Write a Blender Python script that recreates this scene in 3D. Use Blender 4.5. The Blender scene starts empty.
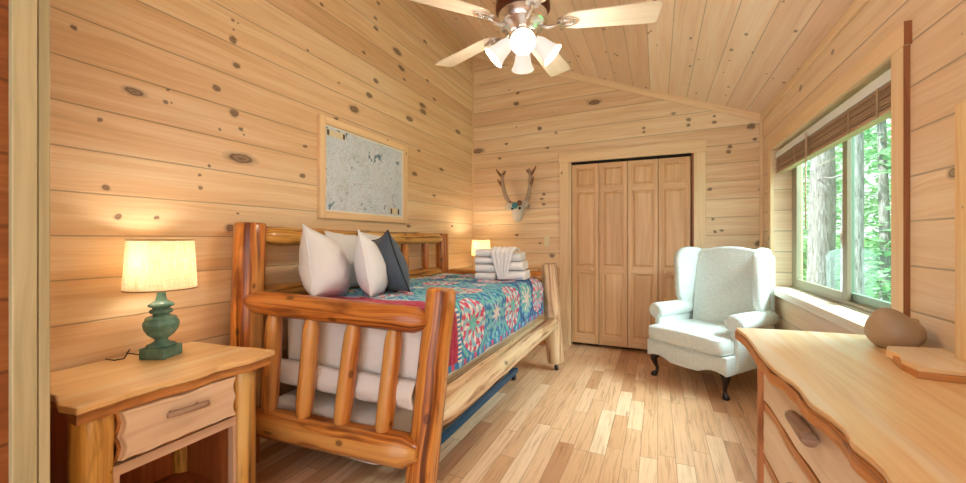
import bpy, bmesh, math, random
from math import sin, cos, pi, radians, sqrt, atan2, floor
from mathutils import Vector, Matrix, noise
random.seed(7)
SC = bpy.context.scene
COL = SC.collection

# ---------------------------------------------------------------- camera
W_PX, H_PX, F_PX = 966.0, 483.0, 393.06
YAW, HOR, EYE = 0.4182, 239.35, 1.21
cam_d = bpy.data.cameras.new('camera')
cam = bpy.data.objects.new('camera', cam_d)
COL.objects.link(cam)
cam_d.sensor_width = 36.0
cam_d.lens = 36.0 * F_PX / W_PX
cam_d.shift_y = -(H_PX / 2 - HOR) / W_PX
cam_d.clip_start = 0.02
cam_d.clip_end = 200
cam.location = (0, 0, EYE)
cam.rotation_euler = (pi / 2, 0, YAW)
SC.camera = cam

# ---------------------------------------------------------------- world, sun, added sky lamp, exposure
SC.view_settings.view_transform = 'Standard'
SC.view_settings.look = 'None'
SC.view_settings.gamma = 1.0
SC.view_settings.use_curve_mapping = False
SC.view_settings.exposure = 1.05
world = bpy.data.worlds.new('sky')
SC.world = world
world.use_nodes = True
wn = world.node_tree.nodes
bg = wn['Background']
bg.inputs[0].default_value = (0.90, 0.95, 1.0, 1)
bg.inputs[1].default_value = 1.05
sun_d = bpy.data.lights.new('sun', 'SUN')
sun_d.energy = 7.0
sun_d.angle = radians(3)
sun_d.color = (1.0, 0.97, 0.9)
sun = bpy.data.objects.new('sun', sun_d)
COL.objects.link(sun)
sun.rotation_euler = Vector((0.62, 0.30, -0.75)).to_track_quat('-Z', 'Y').to_euler()


def area_light(name, loc, target, sx, sy, power, color):
    d = bpy.data.lights.new(name, 'AREA')
    d.shape = 'RECTANGLE'
    d.size, d.size_y = sx, sy
    d.energy = power
    d.color = color
    o = bpy.data.objects.new(name, d)
    COL.objects.link(o)
    o.location = loc
    o.rotation_euler = (Vector(target) - Vector(loc)).to_track_quat('-Z', 'Y').to_euler()
    return o


area_light('added_sky_fill', (3.3, 3.1, 3.9), (0.4, 3.0, 0.7), 3.0, 1.8, 400, (0.72, 0.91, 1.0))  # added area lamp outside, kept out of view, standing in for sky above

# ---------------------------------------------------------------- tagging and building
ORG = {}


def tag(o, label=None, cat=None, group=None, kind=None):
    if label: o['label'] = label
    if cat: o['category'] = cat
    if group: o['group'] = group
    if kind: o['kind'] = kind
    return o


def thing(name, label, cat, loc=(0, 0, 0), rotz=0.0, group=None, world=True):
    o = bpy.data.objects.new(name, None)
    o.empty_display_size = 0.1
    COL.objects.link(o)
    o.location = loc
    o.rotation_euler = (0, 0, rotz)
    ORG[o] = Vector(loc) if world else Vector((0, 0, 0))
    return tag(o, label, cat, group)


def copy_tree(o, parent=None):
    c = o.copy()
    COL.objects.link(c)
    c.parent = parent
    for ch in list(o.children):
        copy_tree(ch, c)
    return c


class M:
    def __init__(s):
        s.v, s.f, s.uv, s.sm = [], [], [], []

    def face(s, idx, uvs, smooth=True):
        s.f.append(tuple(idx)); s.uv.append([tuple(u) for u in uvs]); s.sm.append(smooth)

    def quad(s, pts, uvs=None, smooth=False):
        b = len(s.v)
        s.v += [Vector(p) for p in pts]
        if uvs is None:
            p0, p1, p3 = Vector(pts[0]), Vector(pts[1]), Vector(pts[-1])
            a, c = (p1 - p0).length, (p3 - p0).length
            uvs = [(0, 0), (a, 0), (a, c), (0, c)]
        s.face(range(b, b + len(pts)), uvs, smooth)

    def box(s, lo, hi, mat=None, along=None):
        """axis box; grain (u) runs along its longest axis"""
        lo, hi = Vector(lo), Vector(hi)
        d = hi - lo
        if along is None:
            along = max(range(3), key=lambda i: d[i])
        b = len(s.v)
        cs = [Vector((x, y, z)) for z in (lo.z, hi.z) for y in (lo.y, hi.y) for x in (lo.x, hi.x)]
        du, dv = random.random() * 7, random.random() * 7
        quads = [((0, 2, 3, 1), 2), ((4, 5, 7, 6), 2), ((0, 1, 5, 4), 1), ((2, 6, 7, 3), 1), ((0, 4, 6, 2), 0), ((1, 3, 7, 5), 0)]
        for q, ax in quads:
            others = [i for i in range(3) if i != ax]
            if along in others:
                ua = along; va = [i for i in others if i != along][0]
            else:
                ua, va = others
            s.face([b + i for i in q], [(cs[i][ua] + du, cs[i][va] + dv) for i in q], False)
        s.v += [mat @ c for c in cs] if mat is not None else cs
        return s

    def wall(s, lo, hi, ua, va, uf=lambda p: p):
        """box whose uv are world coordinates: ua/va axis index"""
        lo, hi = Vector(lo), Vector(hi)
        b = len(s.v)
        cs = [Vector((x, y, z)) for z in (lo.z, hi.z) for y in (lo.y, hi.y) for x in (lo.x, hi.x)]
        s.v += cs
        for q in [(0, 2, 3, 1), (4, 5, 7, 6), (0, 1, 5, 4), (2, 6, 7, 3), (0, 4, 6, 2), (1, 3, 7, 5)]:
            s.face([b + i for i in q], [uf((cs[i][ua], cs[i][va])) for i in q], False)
        return s

    def tube(s, pts, rad, n=14, caps=True, wob=0.0, seed=0.0, facet=0.0, smooth=True, flat=1.0):
        pts = [Vector(p) for p in pts]
        if not hasattr(rad, '__len__'): rad = [rad] * len(pts)
        L = 0.0
        rings = []
        t0 = (pts[1] - pts[0]).normalized()
        ref = Vector((0, 0, 1)) if abs(t0.z) < 0.9 else Vector((1, 0, 0))
        nrm = t0.cross(ref).normalized()
        du, dv = random.random() * 9, random.random() * 9
        for i, p in enumerate(pts):
            if i: L += (p - pts[i - 1]).length
            a = pts[min(i + 1, len(pts) - 1)] - pts[max(i - 1, 0)]
            t = a.normalized() if a.length > 1e-9 else t0
            nrm = (nrm - t * nrm.dot(t))
            nrm = nrm.normalized() if nrm.length > 1e-6 else t.orthogonal().normalized()
            bn = t.cross(nrm)
            ring = []
            for k in range(n):
                an = 2 * pi * k / n
                d = nrm * cos(an) * flat + bn * sin(an)
                r = rad[i]
                if wob:
                    q = p * 5 + d * 1.3 + Vector((seed, seed * 2.1, 0))
                    r *= 1 + wob * noise.noise(q) + wob * 0.5 * noise.noise(q * 3.1)
                if facet:
                    r *= 1 + facet * abs(sin(an * 2.5 + seed))
                ring.append(len(s.v)); s.v.append(p + d * r)
            rings.append((ring, L))
        rr = max(rad)
        for i in range(len(rings) - 1):
            (A, la), (B, lb) = rings[i], rings[i + 1]
            for k in range(n):
                k2 = (k + 1) % n
                u0, u1 = 2 * pi * rr * k / n + dv, 2 * pi * rr * (k + 1) / n + dv
                s.face((A[k], A[k2], B[k2], B[k]), [(la + du, u0), (la + du, u1), (lb + du, u1), (lb + du, u0)], smooth)
        if caps:
            for (R, l), rev in ((rings[0], True), (rings[-1], False)):
                idx = list(reversed(R)) if rev else list(R)
                c = sum((s.v[i] for i in idx), Vector()) / n
                s.face(idx, [((s.v[i] - c).dot(nrm) + du, (s.v[i] - c).dot(bn) + dv) for i in idx], False)
        return s

    def log(s, a, b, r0, r1=None, seg=10, taper=0.0, wob=0.10, seed=None, n=16, end=0.55, facet=0.0, bow=0.0):
        """peeled log with roughly rounded ends; taper = length of the tenon cone at each end"""
        a, b = Vector(a), Vector(b)
        r1 = r0 if r1 is None else r1
        if seed is None: seed = random.random() * 50
        Lg = (b - a).length
        ts, rs = [], []
        e = 0.012 / Lg
        if taper:
            tt = taper / Lg
            for t, k in ((0, end), (tt * 0.5, (end + 1) / 2), (tt, 0.97)): ts.append(t); rs.append(k)
            for i in range(1, seg): ts.append(tt + (1 - 2 * tt) * i / seg); rs.append(1)
            for t, k in ((1 - tt, 0.97), (1 - tt * 0.5, (end + 1) / 2), (1, end)): ts.append(t); rs.append(k)
        else:
            ts = [0, e] + [i / seg for i in range(1, seg)] + [1 - e, 1]
            rs = [0.88, 0.99] + [1] * (seg - 1) + [0.99, 0.88]
        side = (b - a).cross(Vector((0.3, 0.2, 1))).normalized()
        pts = [a.lerp(b, t) + side * bow * sin(pi * t) for t in ts]
        rad = [(r0 + (r1 - r0) * t) * k for t, k in zip(ts, rs)]
        return s.tube(pts, rad, n=n, wob=wob, seed=seed, facet=facet)

    def lathe(s, prof, n=28, c=(0, 0, 0), mat=None):
        c = Vector(c)
        rings = []
        L = 0
        for i, (r, z) in enumerate(prof):
            if i: L += sqrt((r - prof[i - 1][0]) ** 2 + (z - prof[i - 1][1]) ** 2)
            ring = []
            for k in range(n):
                a = 2 * pi * k / n
                p = Vector((r * cos(a), r * sin(a), z))
                if mat is not None: p = mat @ p
                ring.append(len(s.v)); s.v.append(p + c)
            rings.append((ring, L))
        for i in range(len(rings) - 1):
            (A, la), (B, lb) = rings[i], rings[i + 1]
            for k in range(n):
                k2 = (k + 1) % n
                s.face((A[k], A[k2], B[k2], B[k]), [(k / n, la), ((k + 1) / n, la), ((k + 1) / n, lb), (k / n, lb)])
        return s

    def prism(s, pts, o, ex, ey, en, depth, inset=0.0):
        """outline (a,b) in the plane o+a*ex+b*ey, extruded by depth along en"""
        o, ex, ey, en = Vector(o), Vector(ex), Vector(ey), Vector(en)
        n = len(pts)
        ca = sum(p[0] for p in pts) / n; cb = sum(p[1] for p in pts) / n
        b = len(s.v)
        du = random.random() * 5; dv = random.random() * 5
        for k, (d, sc) in enumerate(((0, 0), (depth, inset))):
            for (x, y) in pts:
                dx, dy = x - ca, y - cb
                l = sqrt(dx * dx + dy * dy) or 1
                s.v.append(o + ex * (x - dx / l * sc) + ey * (y - dy / l * sc) + en * d)
        flip = ex.cross(ey).dot(en) < 0
        A = list(range(b, b + n)); B = list(range(b + n, b + 2 * n))
        uvA = [(p[0] + du, p[1] + dv) for p in pts]
        fa, fb = (A, list(reversed(B))) if flip else (list(reversed(A)), B)
        s.face(fa, uvA if flip else list(reversed(uvA)), False)
        s.face(fb, list(reversed(uvA)) if flip else uvA, False)
        L = 0
        for i in range(n):
            j = (i + 1) % n
            l = (Vector(pts[j]) - Vector(pts[i])).length
            q = (A[i], A[j], B[j], B[i]) if not flip else (A[j], A[i], B[i], B[j])
            uv = [(L + du, dv), (L + l + du, dv), (L + l + du, dv + abs(depth)), (L + du, dv + abs(depth))]
            if flip: uv = [uv[1], uv[0], uv[3], uv[2]]
            s.face(q, uv, False)
            L += l
        return s

    def grid(s, fn, nu, nv, closeu=False, uvf=None):
        b = len(s.v)
        for j in range(nv + 1):
            for i in range(nu + 1):
                s.v.append(Vector(fn(i / nu, j / nv)))
        for j in range(nv):
            for i in range(nu):
                q = (b + j * (nu + 1) + i, b + j * (nu + 1) + i + 1, b + (j + 1) * (nu + 1) + i + 1, b + (j + 1) * (nu + 1) + i)
                uu = [(i / nu, j / nv), ((i + 1) / nu, j / nv), ((i + 1) / nu, (j + 1) / nv), (i / nu, (j + 1) / nv)]
                if uvf: uu = [uvf(*t) for t in uu]
                s.face(q, uu)
        return s

    def build(s, name, mat, parent=None, origin=None, bevel=0, bseg=2, sub=0, smooth=None, solid=0, weld=False):
        me = bpy.data.meshes.new(name)
        org = Vector(origin) if origin is not None else (ORG.get(parent, Vector((0, 0, 0))) if parent else Vector((0, 0, 0)))
        me.from_pydata([tuple(v - org) for v in s.v], [], s.f)
        uvl = me.uv_layers.new(name='UVMap')
        i = 0
        for fi, p in enumerate(me.polygons):
            p.use_smooth = s.sm[fi] if smooth is None else smooth
            for k in range(p.loop_total):
                uvl.data[p.loop_start + k].uv = s.uv[fi][k]
        if weld:
            bm = bmesh.new(); bm.from_mesh(me)
            bmesh.ops.remove_doubles(bm, verts=bm.verts, dist=1e-5)
            bmesh.ops.recalc_face_normals(bm, faces=bm.faces)
            bm.to_mesh(me); bm.free()
        me.materials.append(mat)
        o = bpy.data.objects.new(name, me)
        COL.objects.link(o)
        ORG[o] = org
        if parent: o.parent = parent
        else: o.location = org
        if solid:
            m = o.modifiers.new('solid', 'SOLIDIFY'); m.thickness = solid; m.offset = 0
        if bevel:
            m = o.modifiers.new('bevel', 'BEVEL'); m.width = bevel; m.segments = bseg; m.limit_method = 'ANGLE'; m.angle_limit = radians(35)
            if bseg > 2:
                for p in me.polygons: p.use_smooth = True
        if sub:
            m = o.modifiers.new('sub', 'SUBSURF'); m.levels = sub; m.render_levels = sub
        return o


# ---------------------------------------------------------------- materials
class Mat:
    def __init__(s, name):
        s.m = bpy.data.materials.new(name)
        s.m.use_nodes = True
        s.t = s.m.node_tree
        s.N = s.t.nodes
        s.b = s.N['Principled BSDF']
        s.out = s.N['Material Output']

    def set(s, inp, val):
        i = inp if not isinstance(inp, str) else s.b.inputs[inp]
        if isinstance(val, bpy.types.NodeSocket): s.t.links.new(val, i)
        elif isinstance(val, tuple) and len(val) == 3 and i.type == 'RGBA': i.default_value = (*val, 1)
        else: i.default_value = val

    def node(s, typ, ins=None, **props):
        n = s.N.new(typ)
        for k, v in props.items(): setattr(n, k, v)
        for k, v in (ins or {}).items(): s.set(n.inputs[k], v)
        return n

    def uv(s):
        return s.node('ShaderNodeUVMap').outputs[0]

    def pos(s):
        return s.node('ShaderNodeTexCoord').outputs['Object']

    def rnd(s):
        return s.node('ShaderNodeObjectInfo').outputs['Random']

    def math(s, op, a, b=0.0, c=0.0):
        return s.node('ShaderNodeMath', {0: a, 1: b, 2: c}, operation=op).outputs[0]

    def vmath(s, op, a, b=(0, 0, 0), c=(0, 0, 0), out=0):
        ins = {0: a, 1: b}
        if op == 'MULTIPLY_ADD': ins[2] = c
        return s.node('ShaderNodeVectorMath', ins, operation=op).outputs[out]

    def comb(s, x=0.0, y=0.0, z=0.0):
        return s.node('ShaderNodeCombineXYZ', {0: x, 1: y, 2: z}).outputs[0]

    def sep(s, v):
        return s.node('ShaderNodeSeparateXYZ', {0: v}).outputs

    def noise(s, vec, scale=1.0, detail=3.0, rough=0.55, dist=0.0, col=False):
        n = s.node('ShaderNodeTexNoise', {'Vector': vec, 'Scale': scale, 'Detail': detail, 'Roughness': rough, 'Distortion': dist})
        return n.outputs['Color' if col else 'Fac']

    def ramp(s, fac, stops, interp='LINEAR'):
        n = s.node('ShaderNodeValToRGB', {0: fac})
        cr = n.color_ramp
        cr.interpolation = interp
        while len(cr.elements) < len(stops): cr.elements.new(0.5)
        for e, (p, c) in zip(cr.elements, stops):
            e.position = p
            e.color = (*c, 1) if isinstance(c, tuple) else (c, c, c, 1)
        return n.outputs[0]

    def mix(s, f, a, b, blend='MIX'):
        n = s.node('ShaderNodeMix', data_type='RGBA', blend_type=blend)
        s.set(n.inputs[0], f); s.set(n.inputs[6], a); s.set(n.inputs[7], b)
        return n.outputs[2]

    def white(s, vec):
        n = s.node('ShaderNodeTexWhiteNoise', {'Vector': vec}, noise_dimensions='3D')
        return n.outputs[0], n.outputs[1]

    def bump(s, h, strength=0.3, dist=0.01):
        n = s.node('ShaderNodeBump', {'Strength': strength, 'Distance': dist, 'Height': h})
        s.set('Normal', n.outputs[0])


def srgb(r, g, b):
    f = lambda c: (c / 255 / 12.92) if c / 255 <= 0.04045 else ((c / 255 + 0.055) / 1.055) ** 2.4
    return (f(r), f(g), f(b))


def plain(name, col, rough=0.5, metal=0.0, nz=0.0, scale=20, emis=None, es=0.0, coat=0.0, spec=None):
    m = Mat(name)
    if nz:
        f = m.noise(m.pos(), scale, 4)
        c = m.mix(f, tuple(x * (1 - nz) for x in col), tuple(min(1, x * (1 + nz)) for x in col))
        m.set('Base Color', c)
    else:
        m.set('Base Color', col)
    m.set('Roughness', rough); m.set('Metallic', metal)
    if coat: m.set('Coat Weight', coat)
    if emis: m.set('Emission Color', emis); m.set('Emission Strength', es)
    return m.m


def wood(name, light, mid, dark=None, board=0.0, knots=(), rk=0.06, rs=2.6, rough=0.42, groove=0.010, tint=0.18, stretch=1.0, coat=0.0,
         blotch=None, sap=None, con=1.0):
    """pine: uv = (along grain, across) in metres; board = width of the boards"""
    m = Mat(name)
    uv = m.uv()
    u, v, _ = m.sep(uv)
    if board:
        q = m.math('DIVIDE', v, board)
        row = m.math('FLOOR', q)
        fr = m.math('SUBTRACT', q, row)
        rv, rc = m.white(m.comb(row, 3.7, 0.0))
    else:
        rv = m.rnd()
        row = m.math('MULTIPLY', rv, 31.0)
    off = m.math('MULTIPLY', rv, 43.0)
    gu, gv = m.math('ADD', u, off), m.math('ADD', v, m.math('MULTIPLY', rv, 17.0))
    wob = m.noise(m.comb(m.math('MULTIPLY', gu, 1.2), m.math('MULTIPLY', gv, 3.0), row), 1.0, 2)
    gv2 = m.math('ADD', gv, m.math('MULTIPLY', wob, 0.10))
    fine = m.noise(m.comb(m.math('MULTIPLY', gu, 2.2 * stretch), m.math('MULTIPLY', gv2, 75.0), row), 1.0, 4, 0.6)
    wide = m.noise(m.comb(m.math('MULTIPLY', gu, 0.7 * stretch), m.math('MULTIPLY', gv2, 16.0), row), 1.0, 3, 0.5)
    g = m.math('ADD', m.math('MULTIPLY', fine, 0.45), m.math('MULTIPLY', wide, 0.55))
    dark = dark or tuple(x * 0.80 for x in mid)
    col = m.ramp(g, [(0.47 - 0.17 / con, dark), (0.49 - 0.04 / con, mid), (0.50 + 0.12 / con, light)])
    tn = m.ramp(rv, [(0.0, (1 - tint * .6, 1 - tint * 1.05, 1 - tint * 1.3)), (0.5, (1, 1, 1)), (1.0, (1.0 + tint * 0.35, 1 + tint * .4, 1 + tint * 0.5))])
    col = m.mix(1.0, col, tn, 'MULTIPLY')
    if blotch:
        bf = m.ramp(m.noise(m.comb(m.math('MULTIPLY', gu, 2.6), m.math('MULTIPLY', gv, 11.0), 1.0), 1.0, 3), [(0.54, 0.0), (0.66, 1.0)])
        col = m.mix(m.math('MULTIPLY', bf, 0.8), col, blotch)
    if sap:
        sf = m.ramp(m.noise(m.comb(m.math('MULTIPLY', gu, 0.8), m.math('MULTIPLY', gv, 7.0), 5.0), 1.0, 2), [(0.52, 0.0), (0.60, 1.0)])
        col = m.mix(m.math('MULTIPLY', sf, 0.7), col, sap)
    if board:
        hw = m.ramp(m.noise(m.comb(m.math('MULTIPLY', gu, 0.55), m.math('MULTIPLY', gv, 7.0), row), 1.0, 4, 0.6, 0.4), [(0.50, 0.0), (0.68, 1.0)])
        col = m.mix(m.math('MULTIPLY', hw, 0.32), col, (mid[0] * 0.86, mid[1] * 0.70, mid[2] * 0.58))
    # scattered knots
    kcol = (mid[0] * 0.10, mid[1] * 0.045, mid[2] * 0.035)
    if rk:
        vn = m.node('ShaderNodeTexVoronoi', {'Vector': m.comb(m.math('MULTIPLY', gu, 0.62), gv, m.math('MULTIPLY', row, 1.7)), 'Scale': rs}, voronoi_dimensions='3D' if False else '2D')
        vd = vn.outputs['Distance']
        vr = m.sep(vn.outputs['Color'])[0]
        rad = m.math('MAXIMUM', m.math('MULTIPLY', m.math('SUBTRACT', vr, 0.42), rk * 1.9), 0.0001)
        d = m.math('DIVIDE', m.math('ADD', vd, m.math('MULTIPLY', m.math('SUBTRACT', fine, 0.5), 0.012)), rad)
        kf = m.ramp(m.math('MULTIPLY', d, 0.5), [(0.0, 0.85), (0.30, 0.6), (0.42, 1.0), (0.52, 0.45), (0.9, 0.0)])
        col = m.mix(m.math('MULTIPLY', kf, 0.9), col, kcol)
    if knots:
        dn = m.noise(m.comb(u, v, 0.0), 26.0, 2, 0.5, 0, True)
        pv = m.vmath('MULTIPLY_ADD', m.vmath('SUBTRACT', dn, (0.5, 0.5, 0.5)), (0.030, 0.016, 0.0), m.comb(u, v, 0.0))
        dm = None
        for (ku, kv, ru, rv_) in knots:
            d = m.vmath('LENGTH', m.vmath('MULTIPLY_ADD', pv, (1 / ru, 1 / rv_, 0), (-ku / ru, -kv / rv_, 0)), out=1)
            dm = d if dm is None else m.math('MINIMUM', dm, d)
        kf = m.ramp(m.math('MULTIPLY', dm, 0.5), [(0.0, 1.0), (0.2, 0.72), (0.34, 1.0), (0.42, 0.4), (0.66, 0.0)])
        col = m.mix(m.math('MULTIPLY', kf, 0.9), col, kcol)
    if board:
        e = m.math('MINIMUM', fr, m.math('SUBTRACT', 1.0, fr))
        w = groove / board * 0.5
        gf = m.ramp(e, [(0.0, 1.0), (w * 0.55, 0.85), (w, 0.0)])
        col = m.mix(m.math('MULTIPLY', gf, 0.62), col, tuple(x * 0.34 for x in mid))
        h = m.math('SUBTRACT', m.math('MULTIPLY', g, 0.12), gf)
        m.bump(h, 0.5, 0.006)
    else:
        m.bump(g, 0.12, 0.004)
    m.set('Base Color', col)
    m.set('Roughness', rough)
    if coat: m.set('Coat Weight', coat); m.set('Coat Roughness', 0.2 if coat < 0.6 else 0.42)
    return m.m


KL = [(0.778, 2.064, 0.011, 0.011), (0.98, 1.874, 0.044, 0.022), (1.103, 1.868, 0.011, 0.01), (1.129, 1.872, 0.006, 0.005), (1.113, 1.929, 0.008, 0.007), (1.34, 2.017, 0.024, 0.018), (1.432, 2.319, 0.022, 0.025), (1.428, 2.427, 0.012, 0.009), (1.435, 2.378, 0.008, 0.006), (1.456, 2.425, 0.007, 0.005), (1.451, 2.183, 0.025, 0.018), (1.435, 1.912, 0.031, 0.023), (0.86, 1.715, 0.009, 0.009), (0.882, 1.431, 0.016, 0.014), (1.257, 1.476, 0.013, 0.011), (1.259, 1.541, 0.01, 0.008), (0.921, 1.308, 0.015, 0.015), (1.067, 1.311, 0.013, 0.011), (1.414, 1.272, 0.03, 0.023), (1.477, 1.668, 0.091, 0.031), (1.473, 1.835, 0.015, 0.011), (1.492, 1.808, 0.009, 0.006), (1.36, 1.802, 0.01, 0.008), (1.302, 1.598, 0.01, 0.008), (1.46, 1.356, 0.009, 0.006), (2.063, 2.859, 0.02, 0.012), (2.673, 3.205, 0.026, 0.013), (2.634, 3.059, 0.026, 0.012), (2.644, 2.975, 0.032, 0.016), (2.936, 2.909, 0.068, 0.03), (3.397, 3.213, 0.038, 0.015), (3.0, 2.784, 0.055, 0.024), (2.498, 2.709, 0.023, 0.012), (1.941, 2.483, 0.012, 0.008), (2.641, 2.537, 0.038, 0.019), (3.047, 2.698, 0.027, 0.012), (2.557, 2.388, 0.043, 0.021), (2.223, 2.368, 0.015, 0.008), (2.384, 2.22, 0.056, 0.029), (3.581, 2.687, 0.036, 0.014), (3.356, 2.551, 0.064, 0.026), (3.449, 2.835, 0.033, 0.013), (1.919, 1.832, 0.019, 0.012), (1.896, 1.631, 0.028, 0.017), (2.197, 2.094, 0.023, 0.013), (3.129, 2.355, 0.058, 0.025), (3.366, 2.494, 0.065, 0.026), (3.732, 1.971, 0.05, 0.019), (3.212, 1.844, 0.05, 0.021), (3.579, 1.671, 0.036, 0.014), (3.976, 1.362, 0.035, 0.012), (3.115, 1.336, 0.038, 0.016), (4.119, 2.478, 0.068, 0.023), (3.288, 2.085, 0.031, 0.013)]
KB = [(-1.569, 2.857, 0.038, 0.027), (-0.65, 2.743, 0.078, 0.03), (-2.078, 2.329, 0.092, 0.034), (-1.279, 2.522, 0.032, 0.024), (-1.081, 2.45, 0.019, 0.014), (-1.785, 2.212, 0.022, 0.015), (-0.136, 2.399, 0.017, 0.013), (-0.136, 2.356, 0.017, 0.013), (0.288, 2.434, 0.024, 0.02), (0.288, 2.377, 0.021, 0.018), (0.517, 2.439, 0.017, 0.015), (0.517, 2.38, 0.02, 0.017), (0.828, 2.304, 0.037, 0.034), (0.855, 2.173, 0.018, 0.017), (0.65, 2.122, 0.022, 0.02), (0.641, 2.074, 0.023, 0.02), (0.479, 1.713, 0.021, 0.017), (0.902, 1.692, 0.022, 0.019), (-1.698, 2.383, 0.022, 0.015), (-1.18, 2.286, 0.02, 0.015), (-1.548, 2.983, 0.021, 0.015), (0.504, 1.413, 0.016, 0.014), (0.522, 1.286, 0.017, 0.016), (0.884, 1.17, 0.033, 0.03), (-1.227, 1.744, 0.022, 0.016), (-1.23, 1.624, 0.023, 0.016), (-1.562, 1.264, 0.024, 0.017), (-1.794, 2.213, 0.016, 0.012), (-1.273, 1.165, 0.016, 0.011), (-1.128, 1.019, 0.035, 0.026)]
S = 0.178
PL, PM = srgb(247, 226, 192), srgb(236, 204, 160)
m_left = wood('pine_boards_left', PL, PM, board=S, groove=0.008, con=1.05, knots=[(a, b - 1.2245, c, d) for a, b, c, d in KL], rk=0.0)
m_back = wood('pine_boards_back', PL, PM, board=S, groove=0.008, con=1.05, knots=[(a, b - 1.208 - 0.0163 * (a + 2.154), c, d) for a, b, c, d in KB], rk=0.040, rs=4.0)
m_right = wood('pine_boards_right', srgb(248, 228, 198), srgb(238, 210, 172), board=S, rk=0.05, rs=3.4)
m_ceil = wood('pine_boards_ceiling', srgb(252, 235, 214), srgb(245, 217, 189), board=0.184, rk=0.062, rs=6.8, groove=0.007, con=0.8)
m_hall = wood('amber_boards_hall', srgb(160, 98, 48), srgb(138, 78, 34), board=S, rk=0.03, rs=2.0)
m_trim = wood('pine_trim', srgb(248, 222, 182), srgb(240, 208, 162), rk=0.03, rs=3.0, tint=0.08)
m_trim_grey = wood('weathered_pine_trim', srgb(194, 182, 142), srgb(174, 162, 122), rk=0.03, rs=3.0, tint=0.05)
m_edge = wood('red_brown_pine', srgb(172, 114, 70), srgb(148, 90, 50), rk=0.0, tint=0.05)
m_door = wood('clear_pine_door', srgb(236, 196, 148), srgb(222, 176, 126), rk=0.0, tint=0.07, rough=0.38)
m_log = wood('honey_log', srgb(222, 150, 70), srgb(184, 104, 38), srgb(96, 44, 14), rk=0.09, rs=6.5, tint=0.25, rough=0.30, blotch=srgb(112, 54, 20), sap=srgb(220, 164, 92), coat=0.4, con=2.1, stretch=0.7)
m_logyellow = wood('yellow_knotty_log', srgb(226, 176, 90), srgb(196, 140, 62), srgb(110, 70, 28), rk=0.085, rs=7.0, tint=0.1, rough=0.35, blotch=srgb(104, 66, 30), sap=srgb(232, 196, 124), coat=0.3, con=2.0, stretch=0.7)
m_logpale = wood('pale_peeled_log', srgb(238, 206, 168), srgb(210, 168, 126), srgb(146, 98, 68), con=2.0, rk=0.07, rs=6.5, tint=0.1, rough=0.4, blotch=srgb(150, 102, 62), sap=srgb(234, 210, 166), coat=0.1)
m_slab = wood('golden_pine_slab', srgb(247, 215, 160), srgb(237, 194, 130), srgb(212, 156, 92), rk=0.03, rs=2.0, tint=0.05, rough=0.34, coat=1.0, sap=srgb(250, 232, 202), con=1.0)
m_bark = wood('live_edge', srgb(220, 158, 92), srgb(190, 124, 62), srgb(116, 66, 30), rk=0.05, rs=9.0, tint=0.1, rough=0.5, blotch=srgb(96, 52, 22))
m_drawer = wood('drawer_front', srgb(242, 218, 188), srgb(233, 202, 168), srgb(212, 176, 138), rk=0.02, rs=2.0, tint=0.05, rough=0.34)
m_redside = wood('stained_side', srgb(184, 110, 60), srgb(164, 90, 46), rk=0.03, rs=3.0, tint=0.05)
m_twig = wood('twig_handle', srgb(190, 160, 132), srgb(150, 116, 90), srgb(70, 44, 30), rk=0.05, rs=20.0, tint=0.1, rough=0.5)
m_blade = wood('pale_maple_blade', srgb(244, 234, 216), srgb(234, 220, 198), rk=0.0, tint=0.03, rough=0.35)
m_slat = wood('brown_slats', srgb(214, 184, 152), srgb(188, 154, 122), rk=0.0, tint=0.1, rough=0.5)
m_steel = plain('blue_black_steel', srgb(28, 84, 118), 0.35, 0.3)
m_black = plain('black_rubber', (0.01, 0.01, 0.011), 0.4)
m_dark = plain('gap_shade', (0.012, 0.008, 0.006), 0.9)
m_chrome = plain('pewter', (0.80, 0.77, 0.73), 0.22, 0.9, nz=0.25, scale=60)
m_bronze = plain('brown_bronze', srgb(110, 62, 40), 0.35, 0.7)
m_lampbase = None


def m_paint():
    m = Mat('aged_green_glaze')
    f = m.noise(m.pos(), 22, 5, 0.65)
    c = m.ramp(f, [(0.32, srgb(70, 112, 104)), (0.52, srgb(96, 144, 134)), (0.72, srgb(122, 166, 154))])
    m.set('Base Color', c); m.set('Roughness', 0.2)
    return m.m


def m_linen(name, col, col2, trans=0.5):
    """burlap shade: woven, lets the bulb's light through"""
    m = Mat(name)
    p = m.uv()
    u, v, _ = m.sep(p)
    a = m.noise(m.comb(m.math('MULTIPLY', u, 260.0), m.math('MULTIPLY', v, 14.0), 0.0), 1, 3)
    b = m.noise(m.comb(m.math('MULTIPLY', u, 14.0), m.math('MULTIPLY', v, 420.0), 3.0), 1, 3)
    f = m.math('MULTIPLY', m.math('ADD', a, b), 0.5)
    c = m.ramp(f, [(0.40, col2), (0.56, col)])
    d = m.node('ShaderNodeBsdfDiffuse', {'Color': c})
    t = m.node('ShaderNodeBsdfTranslucent', {'Color': c})
    mx = m.node('ShaderNodeMixShader', {0: trans, 1: d.outputs[0], 2: t.outputs[0]})
    m.t.links.new(mx.outputs[0], m.out.inputs[0])
    return m.m


def m_fabric(name, col, nz=0.06, scale=220, bump=0.25, wr=0.5, rough=0.85, wrs=6.0):
    m = Mat(name)
    p = m.pos()
    f = m.noise(p, scale, 2)
    w = m.noise(p, wrs, 3, 0.5, 0.6)
    c = m.mix(f, tuple(x * (1 - nz) for x in col), tuple(min(1, x * (1 + nz)) for x in col))
    m.set('Base Color', c); m.set('Roughness', rough)
    m.set('Sheen Weight', 0.15)
    m.bump(m.math('ADD', m.math('MULTIPLY', w, wr), m.math('MULTIPLY', f, 0.12)), bump, 0.02)
    return m.m


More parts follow.
